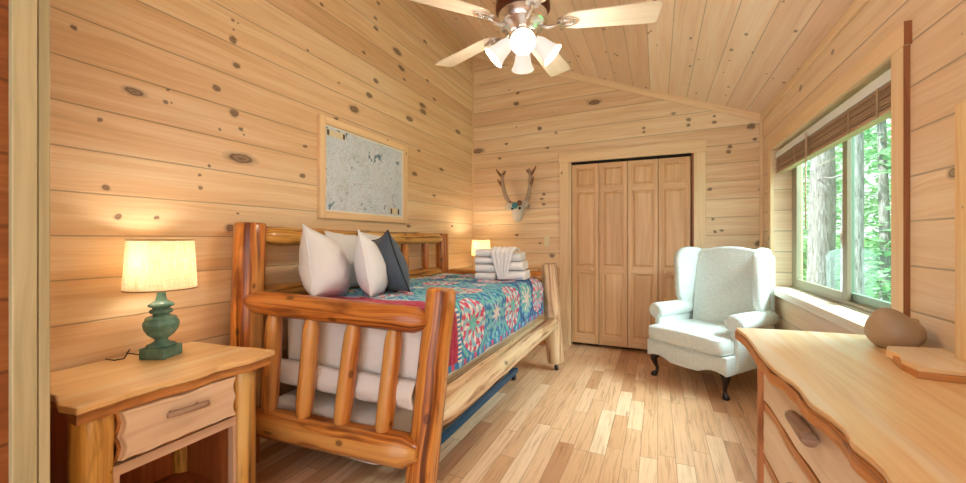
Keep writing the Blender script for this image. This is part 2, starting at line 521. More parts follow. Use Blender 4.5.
def m_damask():
    m = Mat('ivory_chair_weave')
    p = m.pos()
    x, y, z = m.sep(p)
    a = m.math('ADD', m.math('MULTIPLY', m.math('ADD', x, y), 150.0), m.math('MULTIPLY', z, 150.0))
    b = m.math('SUBTRACT', m.math('MULTIPLY', m.math('ADD', x, y), 150.0), m.math('MULTIPLY', z, 150.0))
    h = m.math('MULTIPLY', m.math('SINE', a), m.math('SINE', b))
    f = m.noise(p, 60, 3)
    c = m.ramp(m.math('ADD', m.math('MULTIPLY', h, 0.10), f), [(0.3, srgb(210, 218, 212)), (0.7, srgb(228, 234, 228))])
    m.set('Base Color', c); m.set('Roughness', 0.7); m.set('Sheen Weight', 0.2)
    m.bump(h, 0.10, 0.002)
    return m.m


def m_floor_f():
    m = Mat('maple_strip_floor')
    u, v, _ = m.sep(m.uv())
    q = m.math('DIVIDE', v, 0.09)
    row = m.math('FLOOR', q); fr = m.math('SUBTRACT', q, row)
    r1, _c = m.white(m.comb(row, 1.3, 0.0))
    p = m.math('DIVIDE', m.math('ADD', u, m.math('MULTIPLY', r1, 9.0)), m.math('ADD', 0.42, m.math('MULTIPLY', r1, 0.45)))
    bd = m.math('FLOOR', p); fp = m.math('SUBTRACT', p, bd)
    r2, rc = m.white(m.comb(row, bd, 5.0))
    tone = m.ramp(r2, [(0.0, srgb(180, 126, 90)), (0.06, srgb(202, 152, 110)), (0.32, srgb(214, 168, 128)), (0.6, srgb(225, 182, 142)),
                       (0.85, srgb(233, 196, 160)), (0.97, srgb(234, 200, 164)), (1.0, srgb(206, 150, 104))])
    off = m.math('MULTIPLY', r2, 57.0)
    gu, gv = m.math('ADD', u, off), m.math('ADD', v, off)
    wob = m.noise(m.comb(m.math('MULTIPLY', gu, 2.0), m.math('MULTIPLY', gv, 8.0), 0.0), 1, 2)
    g2 = m.math('ADD', gv, m.math('MULTIPLY', wob, 0.05))
    fine = m.noise(m.comb(m.math('MULTIPLY', gu, 3.0), m.math('MULTIPLY', g2, 60.0), 0.0), 1, 4, 0.6)
    col = m.mix(1.0, tone, m.ramp(fine, [(0.34, (0.76, 0.69, 0.62)), (0.5, (1, 1, 1)), (0.75, (1.06, 1.06, 1.06))]), 'MULTIPLY')
    st = m.noise(m.comb(m.math('MULTIPLY', gu, 1.6), m.math('MULTIPLY', gv, 14.0), 4.0), 1, 3)
    sf = m.ramp(st, [(0.62, 0.0), (0.72, 1.0)])
    col = m.mix(m.math('MULTIPLY', sf, 0.6), col, srgb(126, 82, 58))
    e = m.math('MINIMUM', fr, m.math('SUBTRACT', 1.0, fr))
    e2 = m.math('MINIMUM', fp, m.math('SUBTRACT', 1.0, fp))
    gf = m.math('MAXIMUM', m.ramp(e, [(0.0, 1.0), (0.026, 0.0)]), m.ramp(e2, [(0.0, 1.0), (0.004, 0.0)]))
    col = m.mix(m.math('MULTIPLY', gf, 0.75), col, srgb(104, 66, 40))
    m.set('Base Color', col)
    m.set('Roughness', m.math('ADD', 0.24, m.math('MULTIPLY', fine, 0.12)))
    m.set('Coat Weight', 0.25); m.set('Coat Roughness', 0.16)
    m.bump(m.math('SUBTRACT', m.math('MULTIPLY', fine, 0.1), gf), 0.25, 0.003)
    return m.m


def m_quilt_f():
    """pinwheel star blocks; uv in block units"""
    m = Mat('pinwheel_quilt')
    u, v, _ = m.sep(m.uv())
    cu, cv = m.math('FLOOR', u), m.math('FLOOR', v)
    x = m.math('SUBTRACT', m.math('SUBTRACT', u, cu), 0.5)
    y = m.math('SUBTRACT', m.math('SUBTRACT', v, cv), 0.5)
    r = m.math('SQRT', m.math('ADD', m.math('MULTIPLY', x, x), m.math('MULTIPLY', y, y)))
    an = m.math('ADD', m.math('DIVIDE', m.math('ARCTAN2', y, x), 2 * pi), 0.5)
    tw = m.math('FRACT', m.math('ADD', m.math('MULTIPLY', an, 8.0), m.math('MULTIPLY', r, 2.4)))
    wed = m.math('GREATER_THAN', tw, 0.5)
    tw2 = m.math('FRACT', m.math('ADD', m.math('MULTIPLY', an, 16.0), 0.25))
    wed2 = m.math('GREATER_THAN', tw2, 0.5)
    par = m.math('FLOORED_MODULO', m.math('ADD', cu, cv), 2.0)
    rv, _c = m.white(m.comb(cu, cv, 2.0))
    PINK, RED, TEAL, WHT, BLU, NAVY, LBL = srgb(242, 120, 150), srgb(224, 76, 116), srgb(110, 208, 208), srgb(250, 240, 238), srgb(30, 134, 200), srgb(28, 74, 142), srgb(150, 206, 230)
    A = m.mix(par, m.ramp(rv, [(0.0, PINK), (0.5, RED)], 'CONSTANT'), m.ramp(rv, [(0.0, TEAL), (0.5, BLU)], 'CONSTANT'))
    Bc = m.mix(par, WHT, m.ramp(rv, [(0.0, WHT), (0.6, LBL)], 'CONSTANT'))
    disc = m.mix(wed, A, Bc)
    tw3 = m.math('GREATER_THAN', m.math('FRACT', m.math('ADD', m.math('MULTIPLY', an, 8.0), m.math('MULTIPLY', r, -3.2))), 0.55)
    disc = m.mix(m.math('MULTIPLY', tw3, m.math('GREATER_THAN', r, 0.2)), disc, m.mix(par, LBL, TEAL))
    outer = m.mix(wed2, m.mix(par, RED, BLU), m.mix(par, LBL, TEAL))
    outer = m.mix(m.math('GREATER_THAN', m.math('FRACT', m.math('ADD', m.math('MULTIPLY', an, 16.0), m.math('MULTIPLY', r, 3.0))), 0.6), outer, m.mix(par, WHT, LBL))
    ang8 = m.math('ABSOLUTE', m.math('SUBTRACT', m.math('FRACT', m.math('MULTIPLY', an, 8.0)), 0.5))
    star = m.math('LESS_THAN', r, m.math('SUBTRACT', 0.20, m.math('MULTIPLY', ang8, 0.22)))
    col = m.mix(m.math('GREATER_THAN', r, 0.39), disc, outer)
    col = m.mix(star, col, m.mix(par, TEAL, WHT))
    tri = m.math('GREATER_THAN', m.math('FRACT', m.math('MULTIPLY', m.math('ADD', m.math('ABSOLUTE', x), m.math('ABSOLUTE', y)), 5.0)), 0.5)
    corner = m.mix(tri, BLU, m.mix(m.math('GREATER_THAN', rv, 0.6), NAVY, TEAL))
    col = m.mix(m.math('GREATER_THAN', r, 0.47), col, corner)
    # border at the pillow end: ladder stripe then crimson
    ladder = m.mix(m.math('GREATER_THAN', m.math('FRACT', m.math('MULTIPLY', v, 14.0)), 0.5), WHT, BLU)
    col = m.mix(m.math('LESS_THAN', u, 0.0), col, ladder)
    col = m.mix(m.math('LESS_THAN', u, -0.12), col, srgb(190, 36, 84))
    col = m.mix(m.math('LESS_THAN', v, -0.0), col, m.mix(m.math('GREATER_THAN', m.math('FRACT', m.math('MULTIPLY', u, 5.0)), 0.55), BLU, m.mix(m.math('GREATER_THAN', m.math('FRACT', m.math('MULTIPLY', u, 2.5)), 0.55), RED, LBL)))
    n = m.noise(m.pos(), 120, 2)
    col = m.mix(1.0, col, m.ramp(n, [(0.3, 0.8), (0.7, 1.1)]), 'MULTIPLY')
    m.set('Base Color', col); m.set('Roughness', 0.85); m.set('Sheen Weight', 0.2)
    w = m.noise(m.pos(), 14, 3, 0.5, 0.4)
    qs = m.math('MULTIPLY', m.math('ABSOLUTE', m.math('SINE', m.math('MULTIPLY', u, 25.1))), m.math('ABSOLUTE', m.math('SINE', m.math('MULTIPLY', v, 25.1))))
    m.bump(m.math('ADD', w, m.math('MULTIPLY', qs, 0.5)), 0.6, 0.012)
    return m.m


def m_map_f():
    m = Mat('printed_map')
    u, v, _ = m.sep(m.uv())
    p = m.comb(u, v, 0.0)
    def lines(scale, w, seed, dist=2.0):
        n = m.noise(m.vmath('ADD', p, (seed, seed, 0)), scale, 4, 0.6, dist)
        return m.ramp(m.math('ABSOLUTE', m.math('SUBTRACT', n, 0.5)), [(0.0, 1.0), (w, 0.0)])
    col = m.mix(m.noise(p, 3, 3), srgb(206, 230, 250), srgb(234, 244, 255))
    col = m.mix(m.ramp(m.noise(p, 9, 3), [(0.5, 0.0), (0.7, 0.35)]), col, srgb(180, 206, 196))
    col = m.mix(m.math('MULTIPLY', lines(16, 0.014, 0), 0.6), col, srgb(116, 122, 136))
    col = m.mix(m.math('MULTIPLY', lines(34, 0.022, 4.0), 0.5), col, srgb(140, 140, 146))
    col = m.mix(m.math('MULTIPLY', lines(7, 0.008, 9.0), 0.8), col, srgb(176, 120, 110))
    lake = m.ramp(m.noise(m.comb(m.math('MULTIPLY', u, 1.3), v, 2.0), 8, 4, 0.6, 1.0), [(0.635, 0.0), (0.66, 1.0)])
    col = m.mix(m.math('MULTIPLY', lake, 0.9), col, srgb(96, 132, 158))
    m.set('Base Color', col); m.set('Roughness', 0.25)
    return m.m


def m_glass_f():
    m = Mat('clear_glass')
    t = m.node('ShaderNodeBsdfTransparent', {'Color': (0.93, 0.985, 0.96)})
    g = m.node('ShaderNodeBsdfGlossy', {'Color': (1, 1, 1), 'Roughness': 0.02})
    lw = m.node('ShaderNodeLayerWeight', {0: 0.5})
    fr = m.math('MULTIPLY_ADD', m.math('POWER', lw.outputs['Facing'], 5.0), 0.5, 0.02)
    mx = m.node('ShaderNodeMixShader', {0: fr, 1: t.outputs[0], 2: g.outputs[0]})
    m.t.links.new(mx.outputs[0], m.out.inputs[0])
    return m.m


def m_leaf_f(name, c1, c2, tr=0.45):
    m = Mat(name)
    f = m.noise(m.pos(), 2.5, 3)
    c = m.ramp(f, [(0.35, c1), (0.65, c2)])
    d = m.node('ShaderNodeBsdfDiffuse', {'Color': c})
    t = m.node('ShaderNodeBsdfTranslucent', {'Color': c})
    mx = m.node('ShaderNodeMixShader', {0: tr, 1: d.outputs[0], 2: t.outputs[0]})
    m.t.links.new(mx.outputs[0], m.out.inputs[0])
    return m.m


def m_treebark_f():
    m = Mat('tree_bark')
    u, v, _ = m.sep(m.uv())
    n = m.noise(m.comb(m.math('MULTIPLY', u, 5.0), m.math('MULTIPLY', v, 22.0), 0.0), 1, 4, 0.6, 0.6)
    c = m.ramp(n, [(0.30, srgb(84, 84, 82)), (0.5, srgb(128, 128, 128)), (0.70, srgb(160, 162, 164))])
    m.set('Base Color', c); m.set('Roughness', 0.9)
    m.bump(n, 0.8, 0.03)
    return m.m


def m_shadeglass_f():
    m = Mat('lit_frosted_glass')
    m.set('Base Color', (0.66, 0.65, 0.62)); m.set('Roughness', 0.35)
    lw = m.node('ShaderNodeLayerWeight', {0: 0.35})
    e = m.ramp(lw.outputs['Facing'], [(0.0, 1.0), (1.0, 0.45)])
    m.set('Emission Color', (1.0, 0.95, 0.87)); m.set('Emission Strength', 0.24)
    return m.m


m_green = m_paint()
m_burlap = m_linen('burlap_shade', srgb(252, 244, 228), srgb(222, 204, 174), 0.65)
m_cream = m_linen('cream_shade', srgb(250, 240, 212), srgb(240, 226, 190), 0.6)
m_pillow = m_fabric('white_cotton', srgb(230, 234, 238), bump=0.5, wr=0.8, wrs=7)
m_sheet = m_fabric('white_sheet', srgb(236, 230, 224), bump=0.7, wr=1.0, wrs=5)
m_slate = m_fabric('slate_cotton', srgb(78, 90, 102), nz=0.12, bump=0.4)
m_slatedark = m_fabric('dark_piping', srgb(34, 38, 44), nz=0.1)
m_towel = m_fabric('white_terry', srgb(246, 246, 248), nz=0.08, scale=420, bump=0.8, wr=0.3)
m_chair = m_damask()
m_floor = m_floor_f()
m_quilt = m_quilt_f()
m_map = m_map_f()
m_glass = m_glass_f()
m_leafA = m_leaf_f('light_leaves', srgb(158, 204, 158), srgb(200, 230, 192))
m_leafB = m_leaf_f('mid_leaves', srgb(120, 178, 134), srgb(170, 214, 172))
m_grass = m_leaf_f('forest_floor', srgb(84, 130, 76), srgb(130, 172, 112), 0.0)
m_treebark = m_treebark_f()
m_shade = m_shadeglass_f()
m_sash = plain('sash_bronze', srgb(156, 146, 120), 0.5)
m_white = plain('white_enamel', srgb(232, 234, 232), 0.35)
m_ivory = plain('ivory_plastic', srgb(236, 226, 190), 0.4)
m_bone = plain('bone', srgb(214, 204, 190), 0.6, nz=0.18, scale=30)
m_antler = plain('antler', srgb(176, 150, 128), 0.55, nz=0.35, scale=25)
m_tine = plain('antler_tip', srgb(128, 84, 58), 0.5, nz=0.2, scale=40)
m_teal = plain('turquoise_bead', srgb(60, 130, 140), 0.4, nz=0.2)
m_legwood = plain('dark_mahogany', srgb(34, 20, 16), 0.25)
m_pot = plain('brown_stoneware', srgb(172, 146, 114), 0.42, nz=0.14, scale=9)
m_mirror = plain('mirror_glass', (0.9, 0.9, 0.9), 0.02, 1.0)
m_wire = plain('dark_cord', srgb(60, 44, 32), 0.5)
m_brass = plain('worn_brass', srgb(150, 120, 80), 0.35, 0.8)
m_bulb = plain('glowing_bulb', (1, 0.9, 0.75), 0.5, emis=(1.0, 0.78, 0.5), es=12)
m_parch = plain('map_cartouche', srgb(222, 214, 188), 0.4)
m_ink = plain('map_ink', srgb(70, 66, 60), 0.5)
m_paper = plain('white_mat_board', srgb(240, 240, 236), 0.5)

# ================================================================ STRUCTURE
XL, XR, YB, YF = -2.154, 0.92, 4.526, -1.3
SLOPE = 0.391


def ceil_z(x): return 2.40 + (XR - x) * SLOPE


def struct(name, m, mat, **k):
    return tag(m.build(name, mat, **k), kind='structure')


m = M().wall((-2.3, YF, -0.1), (1.12, 5.1, 0.0), 1, 0)
struct('floor', m, m_floor)
m = M().wall((XL - 0.1, 0.40, 0), (XL, YB + 0.1, 3.75), 1, 2, lambda p: (p[0], p[1] - 1.2245))
struct('wall_left', m, m_left)
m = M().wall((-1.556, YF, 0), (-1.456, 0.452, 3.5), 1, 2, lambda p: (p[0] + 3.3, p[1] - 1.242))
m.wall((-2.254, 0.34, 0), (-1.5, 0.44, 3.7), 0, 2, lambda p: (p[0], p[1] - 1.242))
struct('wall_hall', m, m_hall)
ub = lambda p: (p[0], p[1] - 1.208 - 0.0163 * (p[0] + 2.154))
m = M()
m.wall((XL - 0.1, YB, 0), (-0.93, YB + 0.1, 3.8), 0, 2, ub)
m.wall((0.335, YB, 0), (XR + 0.2, YB + 0.1, 2.9), 0, 2, ub)
m.wall((-0.93, YB, 2.09), (0.335, YB + 0.1, 3.4), 0, 2, ub)
m.wall((-1.0, YB + 0.1, 0), (-0.93, YB + 0.5, 2.3), 1, 2)
m.wall((0.335, YB + 0.1, 0), (0.4, YB + 0.5, 2.3), 1, 2)
m.wall((-1.0, YB + 0.5, 0), (0.4, YB + 0.56, 2.3), 0, 2)
m.wall((-1.0, YB + 0.1, 2.2), (0.4, YB + 0.5, 2.3), 0, 1)
struct('wall_back', m, m_back)
ur = lambda p: (p[0], p[1] - 1.104)
WY0, WY1, WZ0, WZ1, XO = 2.217, 4.13, 0.80, 1.985, 1.12
m = M()
m.wall((XR, YF, -0.0), (XO, WY0, 2.6), 1, 2, ur)
m.wall((XR, WY1, 0), (XO, YB + 0.1, 2.6), 1, 2, ur)
m.wall((XR, WY0, 0), (XO, WY1, 0.750), 1, 2, ur)
m.wall((XR, WY0, WZ1), (XO, WY1, 2.6), 1, 2, ur)
struct('wall_right', m, m_right)
m = M()
x0, x1 = XL - 0.1, XR + 0.2
z0, z1 = ceil_z(x0), ceil_z(x1)
y0, y1 = YF, YB + 0.56
th = 0.15
cs = [Vector(p) for p in ((x0, y0, z0), (x1, y0, z1), (x1, y1, z1), (x0, y1, z0), (x0, y0, z0 + th), (x1, y0, z1 + th), (x1, y1, z1 + th), (x0, y1, z0 + th))]
cu = lambda p: (p.y, (p.x - 0.271) / cos(math.atan(SLOPE)))
for q in ((0, 3, 2, 1), (4, 5, 6, 7), (0, 1, 5, 4), (1, 2, 6, 5), (2, 3, 7, 6), (3, 0, 4, 7)):
    m.quad([cs[i] for i in q], [cu(cs[i]) for i in q])
struct('ceiling', m, m_ceil)

# trims
trim_n = [0]


def trim(m, mat=None, bevel=0.003):
    trim_n[0] += 1
    return struct('trim_%d' % trim_n[0], m, mat or m_trim, bevel=bevel)


# hall corner boards (near left edge of the photo)
trim(M().box((-1.456, 0.408, 0), (-1.436, 0.4525, 3.4)), m_trim_grey)
trim(M().box((-1.62, 0.4545, 0), (-1.438, 0.476, 3.4)), m_trim_grey)
# closet casing
trim(M().box((-1.035, YB - 0.022, 0), (-0.93, YB, 2.09)))
trim(M().box((0.335, YB - 0.022, 0), (0.44, YB, 2.09)))
trim(M().box((-1.045, YB - 0.026, 2.09), (0.45, YB, 2.215)))
# closet jambs; gap shade over the doors is put in as a near-black strip
trim(M().box((-0.93, YB, 0), (-0.905, YB + 0.1, 2.09)))
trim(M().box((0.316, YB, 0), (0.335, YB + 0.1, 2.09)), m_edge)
trim(M().box((-0.905, YB, 2.072), (0.316, YB + 0.1, 2.09)), m_dark)
# window casing: near side, far side, head, stool, apron
trim(M().box((XR - 0.0205, 2.125, 0.735), (XR, WY0, WZ1)))
trim(M().box((XR - 0.020, 2.1225, 0.735), (XR, 2.125, WZ1)), m_edge, bevel=0)  # thin strip, darker red-brown than the casing board
trim(M().box((XR - 0.024, 2.1095, WZ1), (XR, 2.112, 2.078)), m_edge, bevel=0)  # same darker strip on the end of the head casing
trim(M().box((XR - 0.026, WY1, 0.735), (XR, WY1 + 0.09, WZ1)))
trim(M().box((XR - 0.0245, 2.112, WZ1), (XR, WY1 + 0.10, 2.078)))
trim(M().box((XR - 0.045, 2.19, 0.752), (XR + 0.122, WY1 + 0.03, 0.806)), wood('pale_sill', srgb(240, 228, 208), srgb(228, 212, 188), rk=0.0), bevel=0.004)
# slope trim at the back wall, trims along side walls and in the corners
m = M()
a, b_ = Vector((XL, YB - 0.02, ceil_z(XL) - 0.075)), Vector((XR, YB - 0.02, ceil_z(XR) - 0.075))
for dy in (0,):
    c0 = [Vector((XL, YB - 0.02, ceil_z(XL) - 0.07)), Vector((XR, YB - 0.02, ceil_z(XR) - 0.07)), Vector((XR, YB - 0.02, ceil_z(XR))), Vector((XL, YB - 0.02, ceil_z(XL)))]
    c1 = [p + Vector((0, 0.02, 0)) for p in c0]
    m.quad(c0); m.quad(list(reversed(c1))); m.quad([c0[0], c1[0], c1[1], c0[1]]); m.quad([c0[3], c0[2], c1[2], c1[3]])
trim(m, bevel=0)
trim(M().box((XR - 0.018, YF, 2.345), (XR, YB - 0.02, 2.405)))
trim(M().box((XL, 0.476, ceil_z(XL) - 0.08), (XL + 0.018, YB - 0.02, ceil_z(XL) - 0.003)))
trim(M().box((XR - 0.028, YB - 0.028, 0), (XR, YB, 2.40)))
trim(M().box((XL, YB - 0.016, 0), (XL + 0.016, YB, 3.56)))

# window unit
win = thing('window_1', None, None, (XR + 0.13, (WY0 + WY1) / 2, WZ0))
tag(win, kind='structure')
FX0, FX1 = 1.045, 1.10
m = M()
m.box((FX0, WY0, WZ0), (FX1, WY0 + 0.05, WZ1)); m.box((FX0, WY1 - 0.05, WZ0), (FX1, WY1, WZ1))
m.box((FX0, WY0 + 0.05, WZ0), (FX1, WY1 - 0.05, WZ0 + 0.035)); m.box((FX0, WY0 + 0.05, WZ1 - 0.035), (FX1, WY1 - 0.05, WZ1))
m.box((FX0 - 0.02, WY0 + 0.001, WZ0 + 0.001), (FX0, WY1 - 0.001, WZ0 + 0.014))
m.build('window_frame', m_sash, win, bevel=0.002)


def sash(y0, y1, x0, x1, mat, w=0.045):
    m = M()
    z0, z1 = WZ0 + 0.03, WZ1 - 0.03
    m.box((x0, y0, z0), (x1, y0 + w, z1)); m.box((x0, y1 - w, z0), (x1, y1, z1))
    m.box((x0, y0 + w, z0), (x1, y1 - w, z0 + w * 0.8)); m.box((x0, y0 + w, z1 - w * 0.8), (x1, y1 - w, z1))
    s = m.build('sash', mat, win, bevel=0.002)
    g = M().box(((x0 + x1) / 2 - 0.002, y0 + w, z0 + w * 0.8), ((x0 + x1) / 2 + 0.002, y1 - w, z1 - w * 0.8))
    g.build('glass_pane', m_glass, s)
    return s


sash(3.07, WY1 - 0.05, FX0 + 0.002, FX0 + 0.024, m_sash, 0.065)
s2 = sash(WY0 + 0.05, 3.17, FX0 + 0.028, FX0 + 0.05, plain('green_grey_sash', srgb(128, 148, 128), 0.45), 0.07)
pl = []
for i in range(9):
    t = i / 8
    pl.append((FX0 + 0.026 - 0.03 * sin(pi * t), 3.135, 1.14 + 0.16 * t))
M().tube(pl, 0.006, 8).build('pull_handle', m_white, s2)

# closet doors: two bifold pairs
XE = [-0.900, -0.600, -0.298, 0.004, 0.309]


def leaf(name, xa, xb, parent, knob):
    m = M()
    yf, yk = YB + 0.012, YB + 0.044
    sw = 0.042
    z0, z1 = 0.035, 2.062
    rails = [(z0, 0.135), (0.835, 0.905), (1.745, 1.80), (2.02, z1)]
    m.box((xa, yf, z0), (xa + sw, yk, z1)); m.box((xb - sw, yf, z0), (xb, yk, z1))
    for a, b in rails: m.box((xa + sw, yf, a), (xb - sw, yk, b))
    o = m.build('door_leaf', m_door, parent, bevel=0.0025)
    for (a, b) in ((0.135, 0.835), (0.905, 1.745), (1.80, 2.02)):
        p = M()
        p.box((xa + sw, yf + 0.014, a), (xb - sw, yk - 0.004, b), along=2)
        x0_, x1_, za, zb = xa + sw + 0.012, xb - sw - 0.012, a + 0.012, b - 0.012
        i = 0.022
        y_a, y_b = yf + 0.014, yf + 0.003
        O = [(x0_, y_a, za), (x1_, y_a, za), (x1_, y_a, zb), (x0_, y_a, zb)]
        I = [(x0_ + i, y_b, za + i), (x1_ - i, y_b, za + i), (x1_ - i, y_b, zb - i), (x0_ + i, y_b, zb - i)]
        rot = lambda pts: [(q[2] + xa * 3, q[0]) for q in pts]
        p.quad(I, rot(I))
        for k in range(4):
            q = [O[k], O[(k + 1) % 4], I[(k + 1) % 4], I[k]]
            p.quad(q, rot(q))
        p.build('raised_panel', m_door, o)
    if knob is not None:
        R = Matrix.Rotation(pi / 2, 4, 'X')
        M().lathe([(0.0, 0), (0.008, 0), (0.008, 0.014), (0.019, 0.022), (0.020, 0.032), (0.012, 0.038), (0.0, 0.039)], 16, (knob, yf, 0.875), R).build('knob', m_trim, o)
    return o


for n, (a, b) in enumerate(((0, 1), (2, 3))):
    d = thing('door_%d' % (n + 1), None, None, ((XE[a] + XE[b + 1]) / 2, YB + 0.03, 0.03))
    tag(d, kind='structure')
    leaf('leaf', XE[a] + 0.002, XE[a + 1] - 0.0025, d, XE[1] - 0.07 if n == 0 else None)
    leaf('leaf', XE[b] + 0.0025, XE[b + 1] - 0.002, d, XE[3] + 0.07 if n == 1 else None)

# ================================================================ BED
bed = thing('log_daybed', 'peeled honey-coloured log daybed standing against the left plank wall', 'bed', (-1.45, 2.5, 0))
PA0, PA1 = (-2.045, 1.41, 0.0), (-2.025, 1.44, 1.30)
PB0, PB1 = (-2.05, 3.56, 0.0), (-2.04, 3.55, 1.27)
PC0, PC1 = (-0.995, 1.53, 0.07), (-0.925, 1.60, 0.98)
PD0, PD1 = (-0.865, 3.61, 0.07), (-0.918, 3.57, 0.985)
M().log(PA0, PA1, 0.080, 0.078, wob=0.05, facet=0.03).build('corner_post', m_log, bed)
M().log(PB0, PB1, 0.068, 0.064, wob=0.05).build('corner_post', m_log, bed)
pc = M().log(PC0, PC1, 0.074, 0.068, wob=0.06, facet=0.03).build('corner_post', m_log, bed)
pd = M().log(PD0, PD1, 0.083, 0.072, wob=0.09).build('corner_post', m_logpale, bed)


def caster(p, par):
    x, y = p
    m = M()
    m.tube([(x, y, 0.10), (x, y, 0.055)], 0.012, 10)
    m.box((x - 0.016, y - 0.02, 0.03), (x + 0.016, y + 0.02, 0.06))
    c = m.build('caster', m_chrome, par)
    M().tube([(x - 0.014, y - 0.008, 0.026), (x + 0.014, y - 0.008, 0.026)], 0.026, 20).build('wheel', m_black, bed)


caster((PC0[0], PC0[1]), pc)
caster((PD0[0] + 0.01, PD0[1]), pd)
# near arm
ra, rb = Vector((-1.985, 1.395, 0.885)), Vector((-0.955, 1.552, 0.832))
M().log(ra, rb, 0.060, 0.062, taper=0.07, wob=0.06, end=0.45, facet=0.02).build('arm_rail', m_log, bed)
ba, bb = Vector((-2.0, 1.42, 0.250)), Vector((-0.97, 1.475, 0.262))
M().log(ba, bb, 0.072, 0.076, taper=0.07, wob=0.08, end=0.45, facet=0.03).build('arm_rail', m_log, bed)
for xt, xb in ((-1.811, -1.863), (-1.583, -1.631), (-1.345, -1.395), (-1.129, -1.157)):
    tt = (xt - ra.x) / (rb.x - ra.x)
    tb = (xb - ba.x) / (bb.x - ba.x)
    M().log(ba.lerp(bb, tb) + Vector((0, 0, 0.03)), ra.lerp(rb, tt) + Vector((0, 0, -0.03)), 0.042, 0.040, taper=0.07, wob=0.05, end=0.6, facet=0.06).build('spindle', m_log, bed)
# far arm
fa, fb = Vector((-2.0, 3.60, 0.855)), Vector((-0.93, 3.61, 0.855))
M().log(fa, fb, 0.055, taper=0.06, wob=0.08).build('arm_rail', m_log, bed)
ga, gb = Vector((-2.0, 3.60, 0.27)), Vector((-0.93, 3.61, 0.27))
M().log(ga, gb, 0.060, taper=0.06, wob=0.08).build('arm_rail', m_log, bed)
for i in range(4):
    t = 0.16 + 0.225 * i
    M().log(ga.lerp(gb, t) + Vector((0, 0, 0.03)), fa.lerp(fb, t) + Vector((0, 0, -0.03)), 0.036, taper=0.05, wob=0.06).build('spindle', m_log, bed)
# back
M().log((-2.03, 1.49, 1.228), (-2.04, 3.50, 1.222), 0.056, 0.050, taper=0.05, wob=0.16, bow=0.015, seg=22).build('back_rail', m_logyellow, bed)
M().log((-2.03, 1.49, 0.90), (-2.04, 3.50, 0.875), 0.050, 0.054, taper=0.05, wob=0.08, seg=16).build('back_rail', m_logyellow, bed)
M().log((-2.03, 1.49, 0.43), (-2.04, 3.50, 0.43), 0.06, taper=0.05, wob=0.05).build('back_rail', m_log, bed)
for y in (2.22, 2.55, 2.88, 3.21):
    M().log((-2.03, y, 0.90), (-2.035, y, 1.215), 0.036, 0.034, taper=0.05, wob=0.06).build('spindle', m_log, bed)
for y in (1.80, 2.3, 2.8, 3.3):
    M().log((-2.03, y, 0.44), (-2.035, y, 0.88), 0.036, 0.034, taper=0.05, wob=0.06).build('spindle', m_log, bed)
# front side rail with ledger board behind it
M().log((-0.948, 1.575, 0.362), (-0.876, 3.63, 0.450), 0.052, 0.058, taper=0.10, wob=0.11, end=0.6, seg=18).build('side_rail', m_logpale, bed)
M().box((-0.998, 1.60, 0.385), (-0.962, 3.55, 0.478)).build('ledger_board', m_logpale, bed)
M().box((-1.96, 1.62, 0.455), (-0.998, 3.52, 0.480), along=1).build('mattress_platform', m_trim, bed)


def sq(c, h, e=0.25, e2=None, nu=40, nv=24, jit=0.0, seed=0.0, fn=None):
    """superellipsoid"""
    e2 = e if e2 is None else e2
    pw = lambda a, p: math.copysign(abs(a) ** p, a)

    def f(u, v):
        a, b = 2 * pi * u, pi * (v - 0.5)
        p = Vector((pw(cos(b), e) * pw(cos(a), e2) * h[0], pw(cos(b), e) * pw(sin(a), e2) * h[1], pw(sin(b), e) * h[2]))
        if jit:
            q = Vector(p) * 6 + Vector((seed, 0, seed))
            p = p + p.normalized() * jit * noise.noise(q)
        if fn: p = fn(p)
        return p + Vector(c)
    return M().grid(f, nu, nv, uvf=lambda a, b: (a * 2 * h[0] * 2, b * h[2] * 3))


mt = sq((-1.462, 2.545, 0.652), (0.482, 0.985, 0.170), 0.16, 0.12, 96, 24, 0.008).build('mattress', m_sheet, None, origin=(-1.478, 2.545, 0.50), weld=True)
tag(mt, 'thick mattress in a white fitted sheet on the log daybed', 'mattress')
# loose sheet gathered along the near end of the mattress
def sheetf(u, v):
    x = -1.95 + 0.93 * u
    z = 0.55 - 0.13 * v
    y = 1.535 - 0.035 * sin(pi * v) ** 0.7 - 0.012 * noise.noise(Vector((x * 9, v * 3, 0)))
    return (x, y, z + 0.012 * noise.noise(Vector((x * 5, 7, v))))
tag(M().grid(sheetf, 60, 10).build('bed_sheet', m_sheet, None, origin=(-1.48, 1.53, 0.42), solid=0.008),
    'white sheet hem hanging below the mattress behind the log arm', 'sheet')

# quilt
QY0, QY1, QX0, QX1, QT = 1.585, 3.575, -1.95, -0.968, 0.862


